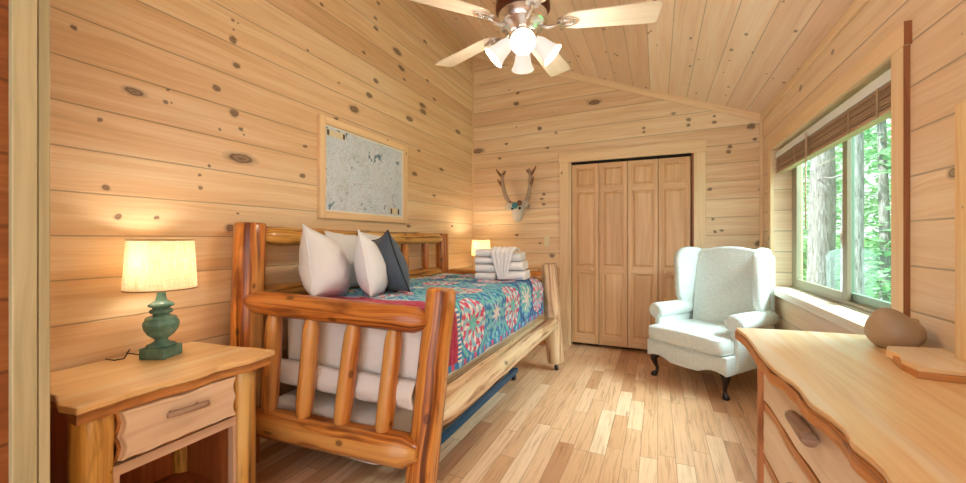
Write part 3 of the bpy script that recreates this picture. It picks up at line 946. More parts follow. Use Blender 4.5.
def quiltf(a, b):
    # b: 0 at the hem on the room side .. 1 at the wall; a: along y
    y = QY0 + (QY1 - QY0) * a
    hang, rad = 0.236, 0.085
    arc = rad * pi / 2
    L = hang + arc + (QX1 - rad - QX0)
    s = b * L
    puff = 0.012 * noise.noise(Vector((y * 7, s * 7, 0))) + 0.006 * noise.noise(Vector((y * 19, s * 19, 3)))
    if s < hang:
        p = Vector((QX1 + 0.012 + 0.02 * (1 - s / hang) * noise.noise(Vector((y * 4, 0, 0))), y, QT - rad - hang + s)); n = Vector((1, 0, 0))
    elif s < hang + arc:
        t = (s - hang) / rad
        p = Vector((QX1 + 0.012 - rad + rad * cos(t), y, QT - rad + rad * sin(t))); n = Vector((cos(t), 0, sin(t)))
    else:
        p = Vector((QX1 - rad - (s - hang - arc), y, QT)); n = Vector((0, 0, 1))
    p += n * puff
    e = max(0.0, (y - (QY1 - 0.16)) / 0.16)
    if e > 0:
        k = 1 - sqrt(max(0, 1 - e * e))
        p.z -= 0.13 * k * (1 if p.z > QT - 0.1 else 0.3)
        p.x -= 0.05 * k * (1 if s < hang + arc else 0)
    p.z += 0.004 * sin(y * 9) if s < hang else 0
    return p


def quv(a, b):
    y = QY0 + (QY1 - QY0) * a
    L = 0.236 + 0.085 * pi / 2 + (QX1 - 0.085 - QX0)
    return ((y - 1.84) / 0.325, (b * L - 0.035) / 0.325)


qt = M().grid(quiltf, 120, 80, uvf=quv).build('quilt', m_quilt, None, origin=(-1.45, 2.57, 0.6), solid=0.02)
tag(qt, 'patchwork quilt of blue, teal and pink pinwheel blocks spread over the daybed mattress', 'quilt')

# pillows
def pillow(name, label, cat, base, w, ang, lean, size=(0.46, 0.46, 0.17), mat=None, roll=0.0, group=None, piping=None, wr=0.008, seed=0):
    """base: centre of the lower edge; ang: heading of the width axis; lean: tip back about the width axis"""
    sx, sz, st = size
    mat = mat or m_pillow
    Rm = Matrix.Rotation(ang, 3, 'Z') @ Matrix.Rotation(lean, 3, 'X') @ Matrix.Rotation(roll, 3, 'Y')

    def surf(sgn):
        def f(u, v):
            a, b = 2 * u - 1, 2 * v - 1
            pin = 0.10
            x = a * sx / 2 * (1 - pin * (1 - b * b) * abs(a) ** 3)
            z = b * sz / 2 * (1 - pin * (1 - a * a) * abs(b) ** 3)
            t = st / 2 * (max(0, 1 - a ** 2) ** 0.62) * (max(0, 1 - b ** 2) ** 0.55) * (1.12 - 0.25 * v)
            t += wr * noise.noise(Vector((a * 3 + seed, b * 3, sgn))) * (1 - a ** 4) * (1 - b ** 4)
            p = Rm @ Vector((x, sgn * t, z + sz / 2))
            return p + Vector(base)
        return f
    m = M()
    m.grid(surf(-1), 30, 30)
    m.grid(lambda u, v: surf(1)(1 - u, v), 30, 30)
    o = m.build(name, mat, None, origin=base, weld=True)
    tag(o, label, cat, group)
    pts = []
    n = 18
    fs = surf(1)
    for k in range(4 * n + 1):
        s = (k % (4 * n)) / n
        i, fr = int(s), s - int(s)
        u, v = [(fr, 0), (1, fr), (1 - fr, 1), (0, 1 - fr)][i]
        pts.append(fs(u, v))
    M().tube(pts, 0.005 if piping else 0.0045, 6, caps=False).build('piping', piping or mat, o)
    return o


pillow('pillow', 'large white pillow nearest the tall log post, leaning in front', 'pillow', (-1.745, 1.73, 0.852), 0, radians(114), radians(-13), (0.44, 0.415, 0.25), roll=radians(13), seed=1)
pillow('pillow', 'white pillow beside the slate grey cushion, leaning in front', 'pillow', (-1.56, 1.92, 0.852), 0, radians(122), radians(-12), (0.40, 0.39, 0.18), roll=radians(11), seed=5)
pillow('pillow', 'white pillow half hidden behind the nearest large pillow', 'pillow', (-1.91, 2.10, 0.87), 0, radians(98), radians(-10), (0.40, 0.40, 0.14), seed=9)
pillow('pillow', 'white pillow with only a corner showing behind the slate cushion', 'pillow', (-1.92, 2.40, 0.87), 0, radians(98), radians(-9), (0.38, 0.40, 0.12), seed=13)
pillow('throw_cushion', 'slate grey square cushion with dark piping beside the white pillows', 'cushion', (-1.53, 2.11, 0.862), 0, radians(148), radians(-17), (0.38, 0.395, 0.19), m_slate, roll=radians(10), piping=m_slatedark, seed=17)

# towels
def towel_mesh(x0, x1, y, z, dep, hgt, rot=0.0, seed=0.0):
    """folded towel: one ribbon folded double, its round fold towards -y"""
    th_ = hgt / 2 * 0.96
    n = 10
    mid = []
    r = hgt / 4
    for i in range(6): mid.append((dep / 2 - dep * 0.85 * i / 6, r))
    for i in range(n + 1):
        a = -pi / 2 - pi * i / n
        mid.append((-dep / 2 + r + r * cos(a), 2 * r + r * sin(a)))
    for i in range(1, 7): mid.append((-dep / 2 + dep * 0.85 * i / 6 + r, 3 * r))
    R = Matrix.Rotation(rot, 3, 'Z')
    c = Vector(((x0 + x1) / 2, y, z))
    outer, inner = [], []
    for k, p in enumerate(mid):
        q0, q1 = mid[max(k - 1, 0)], mid[min(k + 1, len(mid) - 1)]
        t = Vector((q1[0] - q0[0], q1[1] - q0[1])).normalized()
        nn = Vector((t.y, -t.x))
        outer.append(Vector(p) - nn * -r * 0.98); inner.append(Vector(p) + nn * -r * 0.80)
    prof = outer + list(reversed(inner))
    N_ = len(prof)
    m = M()
    XS = [0, 0.03, 0.12, 0.3, 0.5, 0.7, 0.88, 0.97, 1]
    cc = Vector((sum(p[0] for p in prof) / N_, sum(p[1] for p in prof) / N_))
    b = 0
    for t in XS:
        e = 0.90 if t in (0, 1) else 1
        for p in prof:
            yy = cc[0] + (p[0] - cc[0]) * e; zz = cc[1] + (p[1] - cc[1]) * e
            w = 0.004 * noise.noise(Vector((t * 5 + seed, yy * 20, zz * 20)))
            m.v.append(c + R @ Vector(((t - 0.5) * (x1 - x0), yy + w, max(0.0, zz + w))))
    for i in range(len(XS) - 1):
        for k in range(N_):
            k2 = (k + 1) % N_
            m.face((i * N_ + k, i * N_ + k2, (i + 1) * N_ + k2, (i + 1) * N_ + k), [(0, 0), (0.1, 0), (0.1, 0.1), (0, 0.1)])
    m.face(list(reversed(range(N_))), [(0, 0)] * N_, False)
    m.face(range((len(XS) - 1) * N_, len(XS) * N_), [(0, 0)] * N_, False)
    return m


tz = 0.872
names = ['lowest of the left stack of four', 'second from the bottom in the left stack of four', 'third from the bottom in the left stack of four', 'topmost of the left stack of four']
hs = [0.058, 0.072, 0.055, 0.070]
z = tz
for i in range(4):
    o = towel_mesh(-1.425, -1.245, 3.12 + 0.006 * (i % 2), z, 0.22, hs[i], radians(8), i * 3.1).build('folded_towel', m_towel, None, origin=(-1.335, 3.12, z), weld=True)
    tag(o, 'folded white towel on the quilt, ' + names[i], 'towel', 'folded towels in the left stack')
    z += hs[i] + 0.0015
names = ['bottom of the right stack', 'middle of the right stack', 'top of the right stack']
hs = [0.08, 0.076, 0.068]
z = tz
for i in range(3):
    o = towel_mesh(-1.23, -0.995 - 0.02 * i, 3.16, z, 0.26, hs[i], radians(8), 20 + i * 3.1).build('folded_towel', m_towel, None, origin=(-1.2, 3.16, z), weld=True)
    tag(o, 'thick folded white towel on the quilt, ' + names[i] + ' under the fanned cloth', 'towel', 'folded towels in the right stack')
    z += hs[i] + 0.0015
zt = z


def fanf(u, v):
    # fanned washcloth tucked over the stack: narrow at the foot, wide pleats over the top
    w = 0.035 + 0.075 * min(1, v * 1.4)
    x = -1.165 + (u - 0.5) * 2 * w
    pl_ = 0.010 * abs(sin(u * pi * 5)) * (0.4 + v)
    if v < 0.62:
        return (x, 3.012 - pl_ - 0.02 * sin(v / 0.62 * pi * 0.5), tz + 0.01 + v / 0.62 * (zt - tz))
    t = (v - 0.62) / 0.38
    return (x, 3.0 + 0.15 * t - pl_ * (1 - t), zt + 0.012 + 0.022 * sin(pi * min(1, t * 1.1)) + pl_)


tag(M().grid(fanf, 60, 30).build('fanned_washcloth', m_towel, None, origin=(-1.2, 3.0, tz), solid=0.009),
    'white washcloth folded into a fan draped over the right towel stack', 'washcloth')

# trundle
tr = thing('trundle_bed', 'dark blue steel trundle bed on wheels under the daybed', 'trundle bed', (-1.5, 2.45, 0))
m = M()
m.box((-1.145, 1.66, 0.05), (-1.115, 3.26, 0.088)); m.box((-1.95, 1.66, 0.05), (-1.92, 3.26, 0.088))
m.box((-1.92, 1.66, 0.05), (-1.145, 1.69, 0.088)); m.box((-1.92, 3.23, 0.05), (-1.145, 3.26, 0.088))
for i in range(7):
    y = 1.85 + i * 0.2
    m.box((-1.92, y, 0.066), (-1.26, y + 0.03, 0.088))
m.box((-1.275, 1.69, 0.066), (-1.255, 3.23, 0.088))
m.build('steel_frame', m_steel, tr)
for (x, y) in ((-1.13, 1.72), (-1.13, 3.2), (-1.93, 1.72), (-1.93, 3.2)):
    M().box((x - 0.012, y - 0.012, 0.03), (x + 0.012, y + 0.012, 0.052)).build('leg', m_steel, tr)
    M().tube([(x - 0.012, y, 0.022), (x + 0.012, y, 0.022)], 0.022, 16).build('wheel', m_black, tr)
tm = sq((-1.595, 2.40, 0.212), (0.385, 0.88, 0.124), 0.18, 0.12, 90, 22, 0.008, 4).build('trundle_mattress', m_sheet, None, origin=(-1.595, 2.40, 0.088), weld=True)
tag(tm, 'thin white-sheeted mattress lying on the low trundle bed', 'mattress')

# ================================================================ NIGHTSTANDS
def wavy(p0, p1, n, amp, seed, out):
    """points from p0 to p1 pushed along `out` by noise"""
    p0, p1, out = Vector(p0), Vector(p1), Vector(out)
    r = []
    for i in range(n + 1):
        t = i / n
        d = noise.noise(Vector((t * 4.3 + seed, seed * 1.7, 0))) * amp + noise.noise(Vector((t * 11 + seed, 3, 0))) * amp * 0.35
        p = p0.lerp(p1, t) + out * d
        r.append((p.x, p.y))
    return r


ns = thing('log_nightstand', 'log nightstand with live-edge top and one drawer beside the near bed post', 'nightstand', (-1.86, 0.885, 0))
front = wavy((-1.605, 0.585), (-1.60, 1.235), 26, 0.024, 3.3, (1, 0))
out = [(-2.135, 0.64), (-1.95, 0.60), (-1.80, 0.605), (-1.68, 0.572)] + front + [(-1.615, 1.27), (-1.72, 1.262), (-1.85, 1.235), (-1.98, 1.225), (-2.135, 1.21)]
M().prism([(b_, a_) for a_, b_ in out], (0, 0, 0.676), (0, 1, 0), (1, 0, 0), (0, 0, 1), 0.024).build('live_edge_top', m_slab, ns, bevel=0.006, bseg=2)
under = [(-2.13, 0.652), (-1.95, 0.615), (-1.80, 0.62), (-1.68, 0.59)] + [(x + 0.001 + 0.007 * noise.noise(Vector((y * 14, 2, 0))), y) for x, y in front] + [(-1.64, 1.235), (-1.85, 1.215), (-2.13, 1.20)]
M().prism([(b_, a_) for a_, b_ in under], (0, 0, 0.646), (0, 1, 0), (1, 0, 0), (0, 0, 1), 0.0305).build('bark_edge', m_bark, ns)
M().log((-1.668, 0.642, 0), (-1.665, 0.645, 0.65), 0.056, 0.053, wob=0.09, facet=0.05).build('leg', m_logyellow, ns)
M().log((-1.655, 1.14, 0), (-1.655, 1.14, 0.65), 0.052, 0.050, wob=0.09).build('leg', m_logyellow, ns)
M().log((-2.07, 0.70, 0), (-2.07, 0.70, 0.65), 0.055, 0.052, wob=0.07).build('leg', m_logyellow, ns)
M().log((-2.07, 1.14, 0), (-2.07, 1.14, 0.65), 0.052, 0.050, wob=0.07).build('leg', m_logyellow, ns)
M().box((-2.05, 0.632, 0.07), (-1.68, 0.645, 0.642), along=2).build('side_panel', m_redside, ns)
M().box((-2.05, 1.125, 0.07), (-1.68, 1.14, 0.642), along=2).build('side_panel', m_redside, ns)
M().box((-2.085, 0.65, 0.07), (-2.07, 1.12, 0.642), along=2).build('back_panel', m_redside, ns)
M().box((-2.06, 0.646, 0.10), (-1.66, 1.124, 0.12), along=1).build('shelf', m_redside, ns)
m = M()
m.box((-1.655, 0.682, 0.432), (-1.622, 1.092, 0.466)); m.box((-1.655, 0.682, 0.08), (-1.622, 0.698, 0.432)); m.box((-1.655, 1.078, 0.08), (-1.622, 1.092, 0.432))
m.box((-1.655, 0.682, 0.08), (-1.622, 1.092, 0.10)); m.box((-2.05, 0.646, 0.44), (-1.66, 1.124, 0.455))
m.build('face_frame', wood('pale_frame', srgb(228, 196, 166), srgb(214, 178, 146), rk=0.0), ns)


def wavy_front(y0, y1, z0, z1, seed, amp=0.012, ends=0.012):
    pts = []
    n = 22
    for i in range(n + 1):
        t = i / n; pts.append((y0 + (y1 - y0) * t, z0 + amp * noise.noise(Vector((t * 5 + seed, 1, 0)))))
    for i in range(1, 8):
        t = i / 8; pts.append((y1 - ends * abs(sin(t * pi * 2)), z0 + (z1 - z0) * t))
    for i in range(n + 1):
        t = 1 - i / n; pts.append((y0 + (y1 - y0) * t, z1 + amp * 0.5 * noise.noise(Vector((t * 5 + seed, 9, 0)))))
    for i in range(1, 8):
        t = 1 - i / 8; pts.append((y0 + ends * abs(sin(t * pi * 2)), z0 + (z1 - z0) * t))
    return pts


dw = M().prism(wavy_front(0.692, 1.088, 0.476, 0.642, 2.2), (-1.63, 0, 0), (0, 1, 0), (0, 0, 1), (1, 0, 0), 0.024, 0.008).build('drawer', m_drawer, ns, bevel=0.003)
M().prism(wavy_front(0.686, 1.093, 0.470, 0.646, 2.2, 0.014), (-1.642, 0, 0), (0, 1, 0), (0, 0, 1), (1, 0, 0), 0.012).build('bark_edge', m_bark, dw)
M().log((-1.572, 0.812, 0.590), (-1.572, 0.948, 0.584), 0.0115, wob=0.15, seg=6, n=10).build('handle', m_twig, dw)
M().tube([(-1.606, 0.835, 0.589), (-1.572, 0.835, 0.589)], 0.004, 8).build('handle_pin', m_twig, dw)
M().tube([(-1.606, 0.925, 0.586), (-1.572, 0.925, 0.586)], 0.004, 8).build('handle_pin', m_twig, dw)
ns2 = copy_tree(ns)
ns2.location = (-1.86, 4.12, 0)
ns2['label'] = 'log nightstand in the far corner behind the daybed, under the small lit lamp'

# ---------------------------------------------------------------- lamps
def point(name, loc, power, col, r=0.03):
    d = bpy.data.lights.new(name, 'POINT'); d.energy = power; d.color = col; d.shadow_soft_size = r
    o = bpy.data.objects.new(name, d); COL.objects.link(o); o.location = loc
    return o


LX, LY, LZ = -1.975, 0.995, 0.70
lp = thing('table_lamp', 'lit table lamp with green turned base and burlap shade on the near nightstand', 'lamp', (LX, LY, LZ))
R20 = Matrix.Rotation(radians(24), 4, 'Z')
T = Matrix.Translation((LX, LY, LZ)) @ R20
M().box((-0.053, -0.053, 0), (0.053, 0.053, 0.047), mat=T).build('plinth', m_green, lp, bevel=0.004)
prof = [(0.0, 0.047), (0.058, 0.047), (0.062, 0.055), (0.058, 0.063), (0.044, 0.070), (0.028, 0.084), (0.026, 0.098), (0.036, 0.108), (0.056, 0.125), (0.070, 0.150), (0.075, 0.172),
        (0.073, 0.186), (0.064, 0.198), (0.066, 0.203), (0.058, 0.210), (0.040, 0.215), (0.032, 0.222), (0.046, 0.228), (0.049, 0.236), (0.044, 0.243), (0.034, 0.247), (0.038, 0.252),
        (0.053, 0.258), (0.054, 0.265), (0.040, 0.274), (0.024, 0.283), (0.018, 0.295), (0.018, 0.315), (0.0, 0.316)]
def remap(z_):
    K = [(0.047, 0.047), (0.108, 0.085), (0.210, 0.175), (0.283, 0.245), (0.316, 0.316)]
    for (a0, b0), (a1, b1) in zip(K, K[1:]):
        if z_ <= a1 + 1e-9: return b0 + (b1 - b0) * (z_ - a0) / (a1 - a0)
    return z_


prof = [(r * 0.86, remap(z_)) for r, z_ in prof]
M().lathe(prof, 36, (LX, LY, LZ)).build('turned_base', m_green, lp)
m = M(); m.tube([(LX, LY, LZ + 0.31), (LX, LY, LZ + 0.36)], 0.014, 12)
m.build('socket', m_brass, lp)


def shade(par, x, y, z0, z1, rb, rt, mat):
    m = M()
    m.lathe([(rb, z0), (rb, z0 + 0.006), (rb + (rt - rb) * 0.5, (z0 + z1) / 2), (rt, z1 - 0.006), (rt, z1)], 48, (x, y, 0))
    o = m.build('lamp_shade', mat, par, solid=0.0015)
    for r, zz in ((rb, z0), (rt, z1)):
        M().tube([(x + r * cos(a * pi / 18), y + r * sin(a * pi / 18), zz) for a in range(37)], 0.0028, 6, caps=False).build('wire_rim', m_brass, o)
    for a in (0, 2 * pi / 3, 4 * pi / 3):
        M().tube([(x, y, z1 - 0.012), (x + rt * cos(a), y + rt * sin(a), z1 - 0.003)], 0.0015, 5).build('shade_wire', m_brass, o)
    return o


shade(lp, LX, LY, LZ + 0.296, LZ + 0.507, 0.127, 0.116, m_burlap)
M().lathe([(0, 0.345), (0.014, 0.345), (0.018, 0.355), (0.022, 0.37), (0.018, 0.384), (0.0, 0.39)], 16, (LX, LY, LZ)).build('bulb', m_bulb, lp)
point('near_lamp_bulb_light', (LX, LY, LZ + 0.425), 1.45, (1.0, 0.85, 0.68))
cp = [(LX - 0.02, LY - 0.06, LZ + 0.02), (LX - 0.035, LY - 0.085, LZ + 0.03), (LX - 0.05, LY - 0.10, LZ + 0.035), (LX - 0.06, LY - 0.085, LZ + 0.045), (LX - 0.07, LY - 0.10, LZ + 0.01), (LX - 0.10, LY - 0.12, LZ + 0.005), (LX - 0.145, LY - 0.13, LZ + 0.006)]
M().tube(cp, 0.0028, 6).build('cord', m_wire, lp)

FX, FY = -1.87, 4.15
fl = thing('table_lamp', 'small lit cream-shaded lamp in the far corner behind the towels', 'lamp', (FX, FY, 0.70))
M().lathe([(0, 0), (0.06, 0), (0.06, 0.012), (0.02, 0.03), (0.03, 0.06), (0.06, 0.11), (0.065, 0.16), (0.045, 0.22), (0.018, 0.27), (0.014, 0.33), (0, 0.33)], 28, (FX, FY, 0.70)).build('turned_base', m_brass, fl)
shade(fl, FX, FY, 1.02, 1.205, 0.112, 0.100, m_cream)
M().lathe([(0, 0.34), (0.014, 0.34), (0.025, 0.375), (0.02, 0.40), (0, 0.41)], 14, (FX, FY, 0.70)).build('bulb', m_bulb, fl)
point('far_lamp_bulb_light', (FX, FY, 1.155), 3.0, (1.0, 0.84, 0.62))

# ---------------------------------------------------------------- wall map
mp = thing('framed_map', 'large printed map in a pine frame hanging above the bed', 'framed map', (XL, 2.537, 1.36))
my0, my1, mz0, mz1, fw = 2.019, 3.055, 1.358, 2.075, 0.052
m = M()
X0_, X1_ = XL, XL + 0.03
m.box((X0_, my0, mz0), (X1_, my0 + fw, mz1)); m.box((X0_, my1 - fw, mz0), (X1_, my1, mz1))
m.box((X0_, my0 + fw, mz0), (X1_, my1 - fw, mz0 + fw)); m.box((X0_, my0 + fw, mz1 - fw), (X1_, my1 - fw, mz1))
m.build('frame', m_trim, mp, bevel=0.004)
M().box((XL + 0.002, my0 + fw, mz0 + fw), (XL + 0.010, my1 - fw, mz1 - fw)).build('mat_board', m_paper, mp)
b = 0.012
m = M()
q = [(XL + 0.0115, my0 + fw + b, mz0 + fw + b), (XL + 0.0115, my1 - fw - b, mz0 + fw + b), (XL + 0.0115, my1 - fw - b, mz1 - fw - b), (XL + 0.0115, my0 + fw + b, mz1 - fw - b)]
m.quad(q, [(a_[1], a_[2]) for a_ in q])
sheet_o = m.build('map_sheet', m_map, mp)
M().box((XL + 0.0118, my0 + 0.075, mz1 - 0.125), (XL + 0.0128, my0 + 0.255, mz1 - 0.078)).build('title_block', m_parch, sheet_o)
M().box((XL + 0.0118, my1 - 0.235, mz0 + 0.072), (XL + 0.0128, my1 - 0.105, mz0 + 0.128)).build('title_block', m_parch, sheet_o)
for (a_, c_, w_, h_) in ((my0 + 0.078, mz1 - 0.12, 0.02, 0.037), (my0 + 0.232, mz1 - 0.12, 0.02, 0.037), (my1 - 0.232, mz0 + 0.076, 0.022, 0.048), (my1 - 0.13, mz0 + 0.076, 0.022, 0.048)):
    M().box((XL + 0.0128, a_, c_), (XL + 0.0133, a_ + w_, c_ + h_)).build('title_block_ornament', m_ink, sheet_o)

# switch plate
sw = thing('light_switch', 'ivory light switch on the back wall left of the closet', 'light switch', (-1.188, YB, 1.19))
M().box((-1.222, YB - 0.006, 1.132), (-1.154, YB, 1.248)).build('wall_plate', m_ivory, sw, bevel=0.003)
M().box((-1.193, YB - 0.016, 1.18), (-1.183, YB - 0.006, 1.20)).build('toggle', m_ivory, sw)

# ---------------------------------------------------------------- antler mount
am = thing('antler_skull_mount', 'deer skull with branching antlers and a turquoise flower hung on the back wall', 'antler mount', (-1.545, YB, 1.55))
sx_, sy_ = -1.525, YB
pts = [(sx_, sy_ - 0.05, 1.65), (sx_, sy_ - 0.06, 1.625), (sx_, sy_ - 0.07, 1.59), (sx_, sy_ - 0.075, 1.545), (sx_, sy_ - 0.078, 1.50), (sx_, sy_ - 0.076, 1.46), (sx_, sy_ - 0.07, 1.432), (sx_, sy_ - 0.066, 1.422)]
sk = M().tube(pts, [0.028, 0.058, 0.078, 0.078, 0.064, 0.056, 0.044, 0.018], 20, wob=0.05, flat=1.0).build('skull', m_bone, am)
for s in (-1, 1):
    M().lathe([(0, 0.0), (0.014, 0.004), (0.018, 0.012), (0.014, 0.02), (0, 0.022)], 12, (sx_ + s * 0.045, sy_ - 0.138, 1.575), Matrix.Rotation(pi / 2, 4, 'X') @ Matrix.Translation((0, 0, -0.012))).build('eye_socket', m_dark, sk)  # solid beads; the shade of the hollow is put in as near-black colour


def antler(s):
    m = M()
    base = Vector((sx_ + s * 0.035, sy_ - 0.06, 1.63))
    P_ = [base, base + Vector((s * 0.055, -0.01, 0.01)), base + Vector((s * 0.095, -0.04, 0.07)), base + Vector((s * 0.125, -0.06, 0.17)), base + Vector((s * 0.14, -0.075, 0.27)), base + Vector((s * 0.138, -0.07, 0.34)), base + Vector((s * 0.11, -0.06, 0.40))]
    # smooth
    Q = []
    for i in range(len(P_) - 1):
        p0, p1, p2, p3 = P_[max(i - 1, 0)], P_[i], P_[i + 1], P_[min(i + 2, len(P_) - 1)]
        for k in range(5):
            t = k / 5
            Q.append(0.5 * ((2 * p1) + (-p0 + p2) * t + (2 * p0 - 5 * p1 + 4 * p2 - p3) * t * t + (-p0 + 3 * p1 - 3 * p2 + p3) * t ** 3))
    Q.append(P_[-1])
    n = len(Q)
    m.tube(Q, [0.030 - 0.014 * i / n for i in range(n)], 10, wob=0.2)
    o = m.build('antler', m_antler, am)

    def tine(k, d, L, r=0.011):
        a = Q[k]; d = Vector(d); r *= 1.6
        M().tube([a, a + d * L * 0.5, a + d * L * 0.85 + Vector((0, 0, 0.1 * L)), a + d * L + Vector((0, 0, 0.2 * L))], [r, r * 0.85, r * 0.5, r * 0.15], 8).build('tine', m_tine, o)
    tine(4, (s * 0.5, -0.6, 0.5), 0.07)
    tine(8, (s * 0.75, -0.3, 0.55), 0.06, 0.010)
    tine(17, (s * 0.55, -0.4, 0.7), 0.10, 0.012)
    tine(24, (s * 0.65, -0.2, 0.7), 0.11, 0.011)
    tine(26, (-s * 0.7, -0.4, 0.4), 0.06, 0.009)


antler(-1); antler(1)


def rosette(c, r, mat, name='flower', nP=7):
    m = M()
    c = Vector(c)
    for i in range(nP):
        a = 2 * pi * i / nP
        m.lathe([(0, -0.004), (r * 0.30, -0.002), (r * 0.34, 0.004), (r * 0.2, 0.009), (0, 0.010)], 10, c + Vector((r * 0.55 * cos(a), 0, r * 0.55 * sin(a))), Matrix.Rotation(pi / 2, 4, 'X'))
    m.lathe([(0, -0.002), (r * 0.3, 0.0), (r * 0.3, 0.010), (0, 0.016)], 12, c, Matrix.Rotation(pi / 2, 4, 'X'))
    m.build(name, mat, am)


rosette((sx_ - 0.010, sy_ - 0.15, 1.605), 0.046, m_teal)
rosette((sx_ - 0.10, sy_ - 0.10, 1.60), 0.055, m_bone)
rosette((sx_ + 0.095, sy_ - 0.10, 1.63), 0.055, m_bone)
rosette((sx_ + 0.045, sy_ - 0.145, 1.635), 0.040, m_tine)
rosette((sx_ + 0.13, sy_ - 0.09, 1.60), 0.034, m_antler)

# ================================================================ CEILING FAN
CX, CY, CZ = -0.631, 1.921, 2.305
fan = thing('ceiling_fan', 'five-bladed ceiling fan with pewter motor and four frosted glass lights', 'ceiling fan', (CX, CY, CZ))
M().lathe([(0.0, -0.040), (0.055, -0.040), (0.075, -0.030), (0.080, -0.018), (0.112, -0.008), (0.126, 0.012), (0.122, 0.030), (0.126, 0.045), (0.118, 0.07), (0.09, 0.088), (0.05, 0.10), (0.0, 0.10)], 40, (CX, CY, CZ)).build('motor_housing', m_chrome, fan)
M().lathe([(0.0, 0.100), (0.128, 0.060), (0.140, 0.075), (0.136, 0.12), (0.10, 0.165), (0.04, 0.19), (0.0, 0.19)], 40, (CX, CY, CZ)).build('upper_housing', m_bronze, fan)
cz_ = ceil_z(CX)
M().tube([(CX, CY, CZ + 0.18), (CX, CY, cz_ - 0.03)], 0.013, 12).build('downrod', m_bronze, fan)
M().lathe([(0.03, -0.11), (0.06, -0.09), (0.075, -0.04), (0.078, 0.03), (0, 0.03)], 28, (CX, CY, cz_ - 0.01)).build('canopy', m_bronze, fan)
bl_pts = []
hw0, hw1 = 0.054, 0.072
for t in [i / 6 for i in range(7)]:
    a = pi / 2 + t * pi / 2
    pass
outl = [(0.200, -0.030), (0.225, -0.050), (0.27, -0.058), (0.60, -0.070), (0.648, -0.068), (0.660, -0.058), (0.660, 0.058), (0.648, 0.068), (0.60, 0.070), (0.27, 0.058), (0.225, 0.050), (0.200, 0.030)]
for k in range(5):
    ang = radians(13.85 + 72 * k)
    Rm = Matrix.Rotation(ang, 3, 'Z') @ Matrix.Rotation(radians(-11), 3, 'X')
    ex, ey, en = Rm @ Vector((1, 0, 0)), Rm @ Vector((0, 1, 0)), Rm @ Vector((0, 0, 1))
    O = Vector((CX, CY, CZ))
    bld = M().prism(outl, O, ex, ey, en, 0.007).build('blade', m_blade, fan, bevel=0.0015)
    m = M()
    arm = [O + Rm @ Vector(p) for p in ((0.095, 0, -0.012), (0.125, 0, -0.026), (0.16, 0, -0.022), (0.20, 0, -0.010))]
    m.tube(arm, [0.011, 0.010, 0.009, 0.009], 10)
    lf = []
    for i in range(20):
        a = 2 * pi * i / 20
        w = 0.026 * abs(sin(a)) ** 0.8 * (1.25 - 0.45 * cos(a))
        lf.append((0.225 + 0.055 * cos(a), math.copysign(w, sin(a))))
    m.prism(lf, O - en * 0.008, ex, ey, en, 0.008)
    inner = [O + ex * (0.222 + 0.034 * cos(2 * pi * i / 16)) + ey * (0.016 * sin(2 * pi * i / 16)) - en * 0.010 for i in range(17)]
    m.tube(inner, 0.0035, 6, caps=False)
    m.build('blade_bracket', m_chrome, bld)
lk = M().lathe([(0, -0.105), (0.012, -0.10), (0.022, -0.09), (0.034, -0.075), (0.052, -0.065), (0.052, -0.055), (0.040, -0.048), (0.040, -0.038), (0, -0.038)], 28, (CX, CY, CZ)).build('light_kit', m_chrome, fan)
for k in range(4):
    an = radians(-71.8 + 90 * k)
    d = Vector((cos(an), sin(an), 0))
    ax = (d * 0.74 + Vector((0, 0, -0.70))).normalized()
    base = Vector((CX, CY, CZ - 0.072)) + d * 0.058
    M().tube([Vector((CX, CY, CZ - 0.062)) + d * 0.03, base - ax * 0.004, base + ax * 0.018], [0.010, 0.014, 0.022], 12).build('socket_cup', m_chrome, fan)
    q = Vector((0, 0, 1)).rotation_difference(ax).to_matrix().to_4x4()
    M().lathe([(0.024, 0.0), (0.030, 0.012), (0.037, 0.03), (0.041, 0.055), (0.045, 0.080), (0.053, 0.103), (0.062, 0.118), (0.060, 0.119), (0.050, 0.103), (0.042, 0.080), (0.037, 0.055), (0.033, 0.03), (0.022, 0.003)], 28, base + ax * 0.010, q).build('glass_shade', m_shade, fan)
    point('fan_bulb_light', tuple(base + ax * 0.135), 3.5, (1.0, 0.86, 0.70), 0.035)

# ================================================================ BLIND
bl = thing('window_blind', 'raised brown wooden blind under a pale headrail in the window', 'blind', (0.955, 3.25, 1.95))
M().box((0.928, WY0 + 0.008, 1.905), (0.985, WY1 - 0.008, 1.958)).build('headrail', plain('pale_headrail', srgb(232, 240, 240), 0.2, nz=0.03, scale=8), bl, bevel=0.003)
z = 1.788
M().box((0.930, WY0 + 0.012, 1.772), (0.984, WY1 - 0.012, 1.786)).build('bottom_rail', m_slat, bl, bevel=0.003)
for i in range(10):
    j = random.uniform(-0.003, 0.003)
    tilt = radians(random.uniform(-7, 7))
    mm = Matrix.Translation((0.957 + j, 0, z + 0.004)) @ Matrix.Rotation(tilt, 4, 'Y')
    M().box((-0.027, WY0 + 0.014, -0.002), (0.027, WY1 - 0.014, 0.002), mat=mm).build('slat', m_slat, bl)
    z += 0.0117
m_tape = plain('tape', srgb(170, 144, 116), 0.8)
for y in (2.40, 2.70, 3.33, 3.60, 4.03):
    M().box((0.925, y - 0.010, 1.775), (0.928, y + 0.010, 1.905)).build('ladder_tape', m_tape, bl)
M().tube([(0.918, 3.32, 1.93), (0.915, 3.32, 1.6), (0.916, 3.32, 1.275)], 0.0045, 8).build('lift_cord', m_slat, bl)

